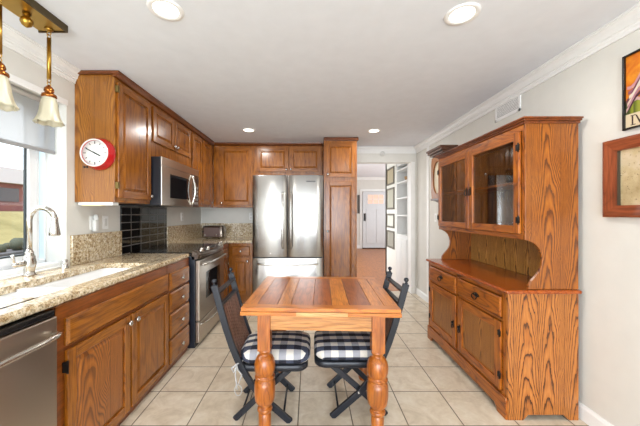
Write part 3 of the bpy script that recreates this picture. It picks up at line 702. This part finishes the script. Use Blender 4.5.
# lower case
for y0, y1, lab in ((HY0, HY0+.022, 'near side with bold dark arched grain'), (HY1-.022, HY1, None)):
    b = B(); b.prism([(HX, .0), (HX+.1, 0), (HX+.13, .035), (HB_-.1, .035), (HB_-.06, 0), (HB_, 0), (HB_, .822), (HX, .822)], 'y', y0, y1)
    obj('lower_side_panel', b, bold('Z'), hu, .002, label=lab)
obj('lower_back', boxes((HB_-.01, HB_-.001, HY0+.022, HY1-.022, .05, .82)), hut('Z'), hu)
fr = B(); yc = 2.515
fr.mi = 0; fr.box(HX, HX+.02, HY0+.0221, HY0+.055, .0, .822); fr.box(HX, HX+.02, HY1-.055, HY1-.0221, 0, .822); fr.box(HX, HX+.02, yc-.02, yc+.02, .14, .822)
fr.mi = 1; fr.box(HX, HX+.02, HY0+.055, HY1-.055, .79, .822); fr.box(HX, HX+.02, HY0+.055, HY1-.055, .622, .642); fr.box(HX, HX+.02, HY0+.055, HY1-.055, .14, .158)
obj('face_frame', fr, [hut('Z'), hut('Y')], hu, .002)
b = B(); b.prism([(HY0+.002, 0), (HY0+.09, 0), (HY0+.12, .045), (HY1-.12, .045), (HY1-.09, 0), (HY1-.002, 0), (HY1-.002, .125), (HY1-.008, .14), (HY0+.008, .14), (HY0+.002, .125)], 'x', HX-.014, HX-.0005)
obj('skirt', b, hut('Y', 1), hu, .003)
b = B(); b.box(HX-.024, HB_+.003, HY0-.024, HY1+.02, .824, .848); obj('worktop', b, wood('hutch_top', '#9e4610', '#b55c18', '#6a2c08', 'Y', .22, .35, 1, .5, 6, .5), hu, .008)
def bail(M, par):
    b = B(M); b.lathe([(.018, 0), (.017, .004), (.008, .005), (.006, .010)], (0, 0, 0), 'z', 14)
    b.prism([(-.046, 0), (-.030, .011), (0, .020), (.030, .011), (.046, 0), (.030, -.010), (0, -.014), (-.030, -.010)], 'z', 0, .003)
    b.tube([(-.034, 0, .004), (-.034, -.004, .014), (-.027, -.024, .018), (0, -.034, .019), (.027, -.024, .018), (.034, -.004, .014), (.034, 0, .004)], .0038, 6)
    obj('pull', b, IRON, par)
for ya, yb in ((HY0+.06, yc-.024), (yc+.024, HY1-.06)):
    Wd = yb-ya
    M = frame((HX+.004, yb, .648), '-x'); b = B(M); b.box(0, Wd, 0, .136, 0, .014); b.box(0, Wd, 0, .136, .014, .020, .008)
    d = obj('drawer', b, hut('Y'), hu, .002); bail(frame((HX-.016, (ya+yb)/2, .72), '-x'), d)
    M = frame((HX+.004, yb, .162), '-x'); b = B(M); hh_ = .455; st = .062
    b.mi = 0; b.box(0, st, 0, hh_, 0, .018); b.box(Wd-st, Wd, 0, hh_, 0, .018)
    b.mi = 1; b.box(st, Wd-st, 0, st, 0, .018); b.box(st, Wd-st, hh_-st, hh_, 0, .018)
    b.mi = 2; b.box(st-.001, Wd-st+.001, st-.001, hh_-st+.001, 0, .008)
    d = obj('door', b, [hut('Z'), hut('Y'), cathedral('hutch_panel', '#a06222', '#b47834', '#5e330e', 1, .22, 5.0, 90.0, .45, .4, 8, .2, .85, .8)], hu, .003)
    near = ya < 2.3; u = .03 if near else Wd-.03
    k = B(M); k.box(u-.009, u+.009, .17, .235, .018, .021); k.lathe([(.006, .018), (.012, .03), (.009, .036), (.001, .038)], (u, .215, 0), 'z', 10)
    k.tube([(u, .205, .03), (u, .18, .034), (u, .165, .03)], .005, 6); obj('latch', k, IRON, d)
    for vv in (.08, .36):
        k = B(M); u2 = Wd-.004 if near else .004
        k.box(u2-.02, u2+.014, vv, vv+.035, .018, .0205); k.lathe([(.005, vv-.008), (.005, vv+.043)], (u2, 0, .02), 'y', 8)
        obj('hinge', k, IRON, d)
# upper sides with scrolled cut
prof = [(HB_-.001, .849), (HB_-.001, 1.93), (HU, 1.93), (HU, 1.17), (1.42, 1.165), (1.458, 1.146), (1.485, 1.118), (1.502, 1.08), (1.508, 1.04), (1.503, 1.0), (1.487, .962), (1.462, .93), (1.437, .903), (1.422, .88), (1.418, .849)]
for y0, y1 in ((HY0, HY0+.02), (HY1-.02, HY1)):
    b = B(); b.prism(prof, 'y', y0, y1); obj('upper_side_panel', b, cathedral('hutch_upper_side', '#955112', '#ad651c', '#552807', 0, .19, 5.5, 30.0, .40, .38, 6, .25, .95, .9, .35, 2.2), hu, .002)
b = B()
for i in range(9):
    y0 = HY0+.021+(HY1-HY0-.042)*i/9; b.box(HB_-.012, HB_-.002, y0, y0+(HY1-HY0-.042)/9-.002, .849, 1.17)
obj('back_board', b, knotty('Z'), hu, .001, label='lighter board with dark vertical streaks behind the open shelf')
b = B()
for i in range(13):
    y0 = HY0+.021+(HY1-HY0-.042)*i/13; b.box(HB_-.012, HB_-.002, y0, y0+(HY1-HY0-.042)/13-.0015, 1.19, 1.92)
obj('upper_back', b, wood('hutch_dark', '#8f5826', '#a76c34', '#5c3212', 'Z', .45, .4, 1, .5, 3, .15), hu)
obj('upper_bottom', boxes((HU+.001, HB_-.013, HY0+.021, HY1-.021, 1.17, 1.19)), hut('Y'), hu)
obj('upper_top', boxes((HU+.001, HB_-.001, HY0-.001, HY1+.001, 1.93, 1.942)), hut('Y'), hu)
obj('shelf', boxes((HU+.04, HB_-.013, HY0+.021, HY1-.021, 1.545, 1.563)), hut('Y', 1), hu, .002)
co = B(); 
for (e, z0, z1) in ((.010, 1.925, 1.940), (.022, 1.940, 1.952), (.032, 1.952, 1.963)): co.box(HU-e, HB_+.004, HY0-e, HY1+e, z0, z1)
obj('cornice', co, wood('hutch_cornice', '#7e3f18', '#935020', '#55270e', 'Y', .35, .3, 1, .5, 2, .3), hu, .003)
fr = B(); fr.mi = 1; fr.box(HU, HU+.02, HY0+.0201, HY1-.0201, 1.885, 1.925); fr.box(HU, HU+.02, HY0+.0201, HY1-.0201, 1.17, 1.205)
fr.mi = 0; fr.box(HU, HU+.02, yc-.02, yc+.02, 1.205, 1.885); fr.box(HU, HU+.02, HY0+.0201, HY0+.028, 1.205, 1.885); fr.box(HU, HU+.02, HY1-.028, HY1-.0201, 1.205, 1.885)
obj('upper_face_frame', fr, [hut('Z'), hut('Y')], hu, .002)
for ya, yb in ((HY0+.03, yc-.006), (yc+.006, HY1-.03)):
    Wd = yb-ya; M = frame((HU-.001, yb, 1.208), '-x'); hh_ = .674; st = .052
    b = B(M); b.mi = 0; b.box(0, st, 0, hh_, 0, .02); b.box(Wd-st, Wd, 0, hh_, 0, .02); b.mi = 1; b.box(st, Wd-st, 0, st, 0, .02); b.box(st, Wd-st, hh_-st, hh_, 0, .02)
    d = obj('glass_door', b, [hut('Z'), hut('Y')], hu, .003)
    p = B(M); p.box(st-.004, Wd-st+.004, st-.004, hh_-st+.004, .006, .009); obj('pane', p, glass('hutch_glass', (.9, .9, .9, 1), 2.4), d)
    near = ya < 2.3; u = .024 if near else Wd-.024
    k = B(M); k.box(u-.008, u+.008, .29, .36, .02, .023); k.tube([(u, .34, .024), (u, .335, .036), (u, .30, .038), (u, .285, .03)], .005, 6); obj('latch', k, IRON, d)
    for vv in (.07, .55):
        k = B(M); u2 = Wd-.004 if near else .004
        k.box(u2-.022, u2+.014, vv, vv+.04, .020, .0225); k.lathe([(.005, vv-.01), (.005, vv+.05)], (u2, 0, .021), 'y', 8); obj('hinge', k, IRON, d)
# glasses on the hutch shelf
def tumbler(x, y, z):
    b = B().lathe([(.024, 0), (.026, .002), (.033, .11), (.031, .11), (.024, .012), (.001, .012)], (x, y, z), 'z', 16)
    o = obj('drinking_glass', b, glass('clear_glass', (.93, .95, .95, 1), 2.0), None, loc=(x, y, z))
    return tag(o, 'clear tumbler standing on the shelf behind the hutch glass doors', 'glass', 'clear tumblers inside the hutch')
for i, y in enumerate((1.98, 2.09, 2.20, 2.31, 2.42)): tumbler(1.60 if i % 2 else 1.52, y, 1.563)

# ---- wall curio beyond the hutch
cu = thing('wall_cabinet', 'small dark wood wall cabinet with a moulded cornice hung beyond the hutch', 'wall cabinet', (1.68, 3.7, 1.46))
CW = wood('curio_oak', '#9c6028', '#b5763a', '#6b3c18', 'Z', .4, .4, 1, .5, 7, .2); CD = wood('curio_dark', '#5b3520', '#6f442c', '#3b2012', 'Y', .35, .3, 1, .5, 2, .3)
obj('case', boxes((1.63, R-.002, 3.52, 3.54, 1.53, 2.06), (1.63, R-.002, 3.84, 3.86, 1.53, 2.06), (R-.014, R-.002, 3.54, 3.84, 1.53, 2.06), (1.63, R-.002, 3.54, 3.84, 1.53, 1.55), (1.63, R-.002, 3.54, 3.84, 2.04, 2.06)), CW, cu, .002)
b = B(frame((1.63, 3.86, 1.53), '-x')); 
n = 24; out = [(0, 0), (.34, 0), (.34, .53), (0, .53)]
def ell(i): a = 2*PI*i/n; return (.17+.115*math.cos(a), .265+.205*math.copysign(abs(math.sin(a))**.8, math.sin(a)))
rect = []
for i in range(n):
    a = 2*PI*i/n; c_, s_ = math.cos(a), math.sin(a); k = min(.17/abs(c_) if abs(c_) > 1e-6 else 9, .265/abs(s_) if abs(s_) > 1e-6 else 9); rect.append((.17+c_*k, .265+s_*k))
b.loft([[(u, v, 0) for u, v in rect], [(u, v, .018) for u, v in rect], [(*ell(i), .018) for i in range(n)], [(*ell(i), 0) for i in range(n)]], False, False)
obj('front_frame', b, CW, cu)
obj('front_panel', boxes((1.632, 1.636, 3.56, 3.82, 1.55, 2.02)), plain('cream_panel', '#d9cfb6', .4), cu)
co = B()
for e, z0, z1 in ((.0, 2.06, 2.085), (.03, 2.085, 2.11), (.055, 2.11, 2.14), (.07, 2.14, 2.165)): co.box(1.63-e, R-.002, 3.52-e*.6, 3.86+e*.6, z0, z1)
obj('cornice', co, CD, cu, .006)
obj('bottom_shelf', B().prism([(1.60, 1.53), (R-.002, 1.53), (R-.002, 1.44), (1.74, 1.46), (1.66, 1.50), (1.60, 1.51)], 'y', 3.53, 3.85), CD, cu, .003)

# ---- poster and mirror on the right wall
po = thing('poster', 'black-framed poster of an orange field and flowing pink ribbons with the letters IV', 'poster', (R, 1.44, 2.03))
PY, PZ0, PW, PH = 1.638, 1.808, .40, .417
b = B(frame((R, PY, PZ0), '-x'))
f_ = .010; b.box(0, PW, 0, f_, 0, .018); b.box(0, PW, PH-f_, PH, 0, .018); b.box(0, f_, 0, PH, 0, .018); b.box(PW-f_, PW, 0, PH, 0, .018)
obj('frame', b, BLACK, po, .001)
OR = N('poster_orange'); v = OR.coords((1, 1, 1)); OR.set(Base_Color=OR.ramp(OR.noise(v, 11, 4, .6, 1.0), [(.3, S('#8e3a12')), (.45, S('#cf6a12')), (.65, S('#e08a1c')), (.8, S('#e8a93a'))]), Roughness=.35)
b = B(frame((R, PY, PZ0), '-x')); b.box(f_, PW-f_, f_, PH-f_, .001, .006); pb = obj('print', b, OR.m, po)
b = B(frame((R, PY, PZ0), '-x')); b.box(f_, PW-f_, f_, .085, .006, .0075); obj('caption_band', b, plain('poster_cream', '#d8c6a6', .5), pb)
GN = N('poster_green'); v = GN.coords((1, 30, 2)); GN.set(Base_Color=GN.ramp(GN.noise(v, 1.0, 2), [(.35, S('#3c4416')), (.5, S('#7c8522')), (.7, S('#a8a63a'))]), Roughness=.4)
b = B(frame((R, PY, PZ0), '-x')); b.box(f_, PW-f_, .085, .165, .006, .0072); obj('green_field', b, GN.m, pb)
rc = ['#c9a2a2', '#4a2030', '#b3808e', '#dcc3b4', '#6a3444', '#e0d4c4', '#8c5668', '#c8909a']
for i in range(8):
    b = B(frame((R, PY, PZ0+.004), '-x')); pts = []
    for k in range(18):
        u = .014+.005*((i*3) % 4)+k*.018
        v_ = .10+.0215*i+.035*math.sin(k*.7-i*.35)+k*.0085
        pts.append((u, v_, .0082+.0004*(i % 3)))
    ring = [(p[0], p[1]-.0085, p[2]) for p in pts], [(p[0], p[1]+.0085, p[2]) for p in pts]
    b.loft([ring[0], ring[1], [(p[0], p[1]+.0085, p[2]+.001) for p in pts], [(p[0], p[1]-.0085, p[2]+.001) for p in pts]], False, False, False)
    obj('ribbon', b, plain('ribbon_%d' % i, rc[i], .4), pb)
b = B(frame((R, PY, PZ0), '-x')); b.lathe([(.010, .006), (.010, .0085), (.001, .0085)], (.055, .225, 0), 'z', 14); obj('bead', b, plain('bead_yellow', '#e9c86a', .4), pb)
tx = bpy.data.curves.new('letters', 'FONT'); tx.body = 'IV'; tx.size = .072; tx.extrude = .0006; tx.space_character = 1.15
tmp = bpy.data.objects.new('letter_outline', tx); COL.objects.link(tmp); bpy.context.view_layer.update()
me = bpy.data.meshes.new_from_object(tmp.evaluated_get(bpy.context.evaluated_depsgraph_get())); bpy.data.objects.remove(tmp)
me.materials.clear(); me.materials.append(plain('letter_dark', '#3a2320', .6))
to = bpy.data.objects.new('letters', me); COL.objects.link(to); to.parent = pb
to.matrix_local = Matrix.Translation(-root_loc(pb)) @ frame((R-.0085, PY-.036, PZ0+.022), '-x')
b = B(frame((R, PY, PZ0), '-x')); b.box(.036, .060, .020, .024, .0075, .0090); b.box(.036, .060, .071, .075, .0075, .0090)
obj('letter_serif', b, plain('letter_dark', '#3a2320', .6), pb)

mi = thing('wall_mirror', 'wide reddish wood framed mirror on the right wall below the poster', 'mirror', (R, 1.45, 1.55))
MY, MZ0, MW_, MH = 1.737, 1.321, .62, .447; fw = .067
MR = wood('mirror_frame', '#8a4426', '#a05634', '#64301a', 'Y', .35, .35, 1.2, .5, 4, .3); MRV = wood('mirror_frame', '#8a4426', '#a05634', '#64301a', 'Z', .35, .35, 1.2, .5, 4, .3)
b = B(frame((R, MY, MZ0), '-x'))
def rct(i, w): return [(i, i, w), (MW_-i, i, w), (MW_-i, MH-i, w), (i, MH-i, w)]
for k, (a, c) in enumerate(((0, 1), (1, 2), (2, 3), (3, 0))):
    b.mi = k % 2
    o0, o1 = rct(0, 0), rct(0, .028); i1, i0 = rct(fw, .022), rct(fw, 0); m1_ = rct(.012, .032)
    for q in ((o0, o1), (o1, m1_), (m1_, i1), (i1, i0)): b._f([b._v(q[0][a]), b._v(q[0][c]), b._v(q[1][c]), b._v(q[1][a])])
bmesh.ops.remove_doubles(b.bm, verts=b.bm.verts, dist=1e-5)
obj('frame', b, [MR, MRV], mi)
b = B(); b.prism([(R-.002, MY-fw+.006), (R-.005, MY-fw+.006), (R-.0215, MY-MW_+fw-.006), (R-.002, MY-MW_+fw-.006)], 'z', MZ0+fw-.006, MZ0+MH-fw+.006); 
AG = N('aged_cream_reflection'); v = AG.coords((1, 1, 1)); a1 = AG.noise(v, 7, 4, .6); a2 = AG.noise(v, 70, 3, .7)  # cream of the reflected room painted into the colour; dark specks are desilvering
AG.set(Base_Color=AG.mix(AG.ramp(a2, [(.30, (1, 1, 1)), (.40, (0, 0, 0))]), AG.ramp(a1, [(.3, S('#a99a70')), (.5, S('#cfc19a')), (.7, S('#ded4b8'))]), S('#6c6248')), Metallic=.25, Roughness=.12)
obj('mirror_glass', b, AG.m, mi)
for y_ in (MY-fw-.016,):
    b = B(frame((R, MY, MZ0), '-x')); b.box(fw, fw+.014, fw, .447-fw, .007, .011); obj('desilvered_edge', b, plain('desilvered_edge', '#4a4335', .5), mi)

# ================================================================== table (local coordinates, 0 at the floor under its middle)
TZ = .79; TW, TD = .93, .845
tb = thing('dining_table', 'square draw-leaf wooden table with plank top and bulbous turned legs', 'table', (.075, 2.105, 0), -math.radians(2.2))
hw, hd_ = TW/2, TD/2
b = B(); t0 = TZ-.022; fb = .07
b.mi = 0; b.box(-hw, hw, -hd_, -hd_+fb, t0, TZ); b.box(-hw, hw, hd_-fb, hd_, t0, TZ)
b.mi = 1; b.box(-hw, -hw+fb+.01, -hd_+fb, hd_-fb, t0, TZ); b.box(hw-fb-.01, hw, -hd_+fb, hd_-fb, t0, TZ)
wd = [.125, .085, .135, .115, .105, .13, .08]
tot = sum(wd); inn = TW-2*fb-.02; xx = -hw+fb+.01
for i, w_ in enumerate(wd):
    ww = w_*inn/tot; b.mi = [4, 2, 3, 4, 1, 5, 1][i]; b.mi = {4: 2, 2: 3, 3: 4, 1: 5, 5: 6}[b.mi]
    b.box(xx+.0012, xx+ww-.0012, -hd_+fb, hd_-fb, t0, TZ-.0012); xx += ww
obj('tabletop', b, [tabw(0, 'X'), tabw(0, 'Y'), tabw(1), tabw(2), tabw(3), tabw(4), tabw(5)], tb, .0012, False)
# draw leaves folded under the top
for s_ in (-1, 1):
    b = B(); y0, y1 = (-hd_-.004, -.01) if s_ < 0 else (.01, hd_+.004)
    b.mi = 0; b.box(-hw-.004, -.14, y0, y1, TZ-.046, TZ-.024); b.mi = 1; b.box(-.14, .16, y0, y1, TZ-.046, TZ-.024); b.mi = 0; b.box(.16, hw+.004, y0, y1, TZ-.046, TZ-.024)
    obj('draw_leaf', b, [tabw(0, 'X'), wood('leaf_pale', '#c9975c', '#d9ad74', '#a87a44', 'X', .4, .4, 1, .5, 3, .2)], tb, .002, False)
lx0, lx1, ly0, ly1 = -.338, .345, -.345, .26
ap = B(); za, zb = TZ-.152, TZ-.047
for q in ((lx0, lx1, ly0-.02, ly0+.002), (lx0, lx1, ly1-.002, ly1+.02), (lx0-.02, lx0+.002, ly0, ly1), (lx1-.002, lx1+.02, ly0, ly1)): ap.box(*q, za, zb)
obj('apron', ap, wood('apron_pine', '#bd8044', '#cd955a', '#9a622c', 'X', .35, .35, 1, .5, 3, .2), tb, .002, False)
LP = [(.030, 0), (.034, .004), (.038, .02), (.038, .10), (.034, .106), (.031, .112), (.044, .122), (.047, .132), (.044, .142), (.034, .148), (.033, .154), (.044, .164), (.058, .185), (.063, .215), (.064, .25), (.063, .285), (.059, .306), (.050, .314), (.049, .320), (.060, .325), (.061, .334), (.053, .340), (.051, .346), (.058, .356),
      (.063, .376), (.063, .405), (.058, .432), (.046, .455), (.033, .468), (.032, .482), (.038, .492), (.040, .502), (.036, .512), (.036, .53)]
LP = [(r_, z_ if z_ < .08 else z_+.020*(1-(max(0, z_-.45)/.08)*.9)) for r_, z_ in LP]
for lx in (lx0, lx1):
    for ly in (ly0, ly1):
        b = B(); b.lathe(LP, (lx, ly, 0), 'z', 28); b.box(lx-.038, lx+.038, ly-.038, ly+.038, .515, TZ-.047)
        obj('leg', b, wood('table_leg', '#a65818', '#c0762c', '#6e340c', 'Z', .28, .35, 1.2, .5, 5, .45), tb, .0015, False)

# ================================================================== folding chairs, facing +x in local coordinates
CK = plain('chair_black', '#1e2129', .35, .2); SL = wood('chair_slat', '#7a5748', '#937062', '#4e3429', 'Z', .35, .3, 1.2, .5, 2, .3)
GH = N('black_white_gingham'); tc = GH.n('ShaderNodeTexCoord'); sp = GH.n('ShaderNodeSeparateXYZ'); GH.l(tc.outputs['Object'], sp.inputs[0])
def stripe(v, off): return GH.math('GREATER_THAN', GH.math('FRACT', GH.math('DIVIDE', GH.math('ADD', v, off), .094)), .5)
yz = GH.math('ADD', sp.outputs[1], GH.math('MULTIPLY', sp.outputs[2], -.9))
su = GH.math('ADD', GH.math('MULTIPLY', stripe(sp.outputs[0], 5.0), .38), GH.math('MULTIPLY', stripe(yz, 5.02), .62))
wv = GH.noise(GH.coords((1, 1, 1)), 500, 2)
gc = GH.ramp(su, [(0, S('#ddd7cd')), (.3, S('#a3a3aa')), (.5, S('#3f4456')), (.9, S('#191c2a'))], 'CONSTANT')
GH.set(Base_Color=GH.mix(.25, gc, GH.ramp(wv, [(.3, (.5, .5, .5)), (.7, (1, 1, 1))]), 'MULTIPLY'), Roughness=.9); GH.bump(wv, .3, .002)
OUT = [(-.362, .885), (-.325, .75), (-.288, .62), (-.25, .50), (-.215, .41), (-.175, .33), (-.125, .245), (-.06, .165), (.03, .085), (.12, .004)]
def outx(z):
    for (x0, z0), (x1, z1) in zip(OUT, OUT[1:]):
        if z1 <= z <= z0: return x1+(x0-x1)*(z-z1)/(z0-z1)
    return OUT[0][0]
def make_chair():
    c = thing('folding_chair', 'c', 'chair')
    for s_ in (-1, 1):
        b = B(); b.tube([(x, s_*(.165+.028*min(1, z/.6)), z) for x, z in OUT], .02, flat=(.011, .02))
        p = obj('back_post', b, CK, c, .003, False)
        b = B(); b.lathe([(.006, 0), (.012, .004), (.006, .01), (.008, .014), (.015, .022), (.016, .03), (.012, .038), (.002, .042)], (-.363, s_*.193, .884), 'z', 12); obj('finial', b, CK, p, 0, False)
        b = B(); b.tube([(.125, s_*.142, .34), (-.05, s_*.142, .19), (-.245, s_*.142, .004)], .018, flat=(.010, .018)); obj('cross_leg', b, CK, c, .003, False)
        b = B(); yy0 = s_*.15; b.lathe([(.006, -.034), (.006, .034)], (-.055, s_*.160, .176), 'y', 8); obj('pivot', b, chrome(), c, 0, False)
    b = B(); b.tube([(outx(.835), -.185, .835), (outx(.835), .185, .835)], .014, flat=(.008, .018)); obj('top_rail', b, CK, c, .003, False)
    b = B(); b.tube([(outx(.755), -.185, .755), (outx(.755), .185, .755)], .014, flat=(.008, .015)); obj('slat_rail', b, CK, c, .002, False); b = B(); b.tube([(outx(.40), -.18, .40), (outx(.40), .18, .40)], .012, flat=(.008, .014)); obj('slat_rail', b, CK, c, .002, False)
    for i in range(9):
        y = -.152+.304*i/8; b = B()
        b.tube([(outx(z)+.004, y, z) for z in (.75, .65, .55, .47, .40)], .014, flat=(.0145, .004)); obj('slat', b, SL, c, 0, False)
    b = B(); b.rr_loft([(.225, .175, .07, .330), (.232, .181, .075, .337), (.232, .181, .075, .366), (.226, .175, .07, .372)], 0, 0, 8); obj('seat', b, CK, c, 0, False)
    b = B(); b.tube([(-.2, -.16, .04), (-.2, .16, .04)], .007, 8); obj('stretcher', b, CK, c, 0, False); b = B(); b.tube([(.075, -.16, .047), (.075, .16, .047)], .007, 8); obj('stretcher', b, CK, c, 0, False)
    return c
def kids(o): return [x for x in bpy.data.objects if x.parent == o]
def copy_tree(o, parent=None):
    c = o.copy(); COL.objects.link(c); c.parent = parent
    for k in kids(o): copy_tree(k, c)
    return c
def make_cushion():
    c = thing('seat_cushion', 'c', 'cushion')
    b = B(); b.rr_loft([(.19, .145, .07, .373), (.218, .170, .08, .378), (.230, .184, .085, .394), (.232, .187, .085, .418), (.228, .182, .085, .440), (.208, .162, .08, .455), (.15, .11, .06, .464), (.05, .04, .03, .468)], 0, 0, 8)
    obj('pad', b, GH.m, c, 0, False)
    b = B()
    for s_ in (-1,):
        b.tube([(-.20, s_*.172, .40), (-.235, s_*.20, .39), (-.225, s_*.21, .36), (-.20, s_*.212, .33), (-.21, s_*.212, .30)], .0045, 6)
        b.tube([(-.235, s_*.20, .39), (-.265, s_*.208, .37), (-.25, s_*.212, .345), (-.235, s_*.21, .385)], .0045, 6)
        b.tube([(-.235, s_*.205, .39), (-.24, s_*.212, .33), (-.232, s_*.212, .27), (-.228, s_*.213, .24)], .0045, 6)
        b.tube([(-.21, s_*.212, .30)]+[(-.222+.022*math.sin(2*PI*i/10), s_*.213, .235+.035*math.cos(2*PI*i/10)) for i in range(11)], .0025, 6)
    obj('tie', b, plain('tie_fabric', '#a9a8a6', .8), c, 0, False)
    return c
ch = make_chair(); cu_ = make_cushion()
ch2 = copy_tree(ch); cu2 = copy_tree(cu_)
ch.location = (-.245, 2.03, 0); cu_.location = (-.228, 2.03, 0)
ch2.location = (.262, 2.075, 0); ch2.rotation_euler = (0, 0, PI); cu2.location = (.262, 2.075, 0); cu2.rotation_euler = (0, 0, PI)
G = 'folding chairs at the table'
tag(ch, 'black folding chair with slatted back at the left side of the table', 'chair', G); tag(ch2, 'black folding chair with slatted back at the right side of the table', 'chair', G)
tag(cu_, 'black and white gingham cushion tied to the left chair seat', 'cushion', 'gingham seat cushions'); tag(cu2, 'black and white gingham cushion on the right chair seat', 'cushion', 'gingham seat cushions')

# ================================================================== things beyond the doorway
WB = plain('bookcase_white', '#dcdcda', .45)
bk = thing('built_in_bookcase', 'white built-in bookcase with open shelves over a closed base in the hallway', 'bookcase', (1.83, 5.3, 0))
bx0, bx1, by0, by1 = 1.681, 1.98, 4.975, 5.655
obj('case', boxes((bx0, bx1, by0, by0+.04, 0, 2.29), (bx0, bx1, by1-.05, by1, 0, 2.29), (bx1-.015, bx1, by0, by1, 0, 2.29), (bx0, bx1, by0, by1, 2.24, 2.29), (bx0+.006, bx1, by0+.04, by1-.05, 0, .92)), WB, bk, .003)
for z in (.935, 1.30, 1.62, 1.915, 2.15): obj('shelf', boxes((bx0+.002, bx1-.015, by0+.04, by1-.05, z-.014, z+.014)), WB, bk, .002)
for ya, yb in ((5.02, 5.305), (5.315, 5.60)):
    b = B(frame((bx0+.006, yb, .1), '-x')); b.box(0, yb-ya, 0, .78, 0, .016); b.box(.05, yb-ya-.05, .05, .73, .016, .020, .008); obj('door', b, WB, bk, .002)
bs_ = obj('basket', B().lathe([(.05, 0), (.07, .03), (.08, .08), (.074, .08), (.062, .03), (.001, .01)], (1.80, 5.28, 1.929), 'z', 18), plain('wicker', '#a98a62', .8, 0, .3), None, loc=(1.80, 5.28, 1.929))
tag(bs_, 'small brown basket on the second shelf of the white bookcase', 'basket')
for (z0, z1, lab, c_) in ((1.93, 2.28, 'topmost of the framed pictures in the hallway column, tall with a tan mat', '#a79a80'), (1.42, 1.86, 'second framed picture from the top in the hallway column', '#a9a595'),
                     (1.04, 1.33, 'third framed picture from the top in the hallway column, with white print', '#c9c8be'), (.62, .98, 'lowest of the framed pictures in the hallway column', '#8f8a7e')):
    t = thing('picture_frame', lab, 'picture', (1.68, 6.0, (z0+z1)/2), 0, 'framed pictures in the hallway')
    y0, y1 = 5.76, 6.30
    b = B(frame((1.68, y1, z0), '-x')); W_, Hh = y1-y0, z1-z0; f_ = .035
    b.box(0, W_, 0, f_, 0, .02); b.box(0, W_, Hh-f_, Hh, 0, .02); b.box(0, f_, f_, Hh-f_, 0, .02); b.box(W_-f_, W_, f_, Hh-f_, 0, .02)
    obj('frame', b, plain('picture_frame_dark', '#5e564a', .5), t, .002)
    b = B(frame((1.68, y1, z0), '-x')); b.box(f_, W_-f_, f_, Hh-f_, .001, .008); obj('print', b, plain('print_'+c_[1:], c_, .6), t)
t = thing('picture_frame', 'narrow dark framed picture on the far wall left of the front door', 'picture', (1.84, 11, 1.7))
obj('frame', boxes((1.80, 1.88, 10.975, 10.999, 1.33, 2.03)), plain('narrow_frame', '#4a4540', .5), t, .002)
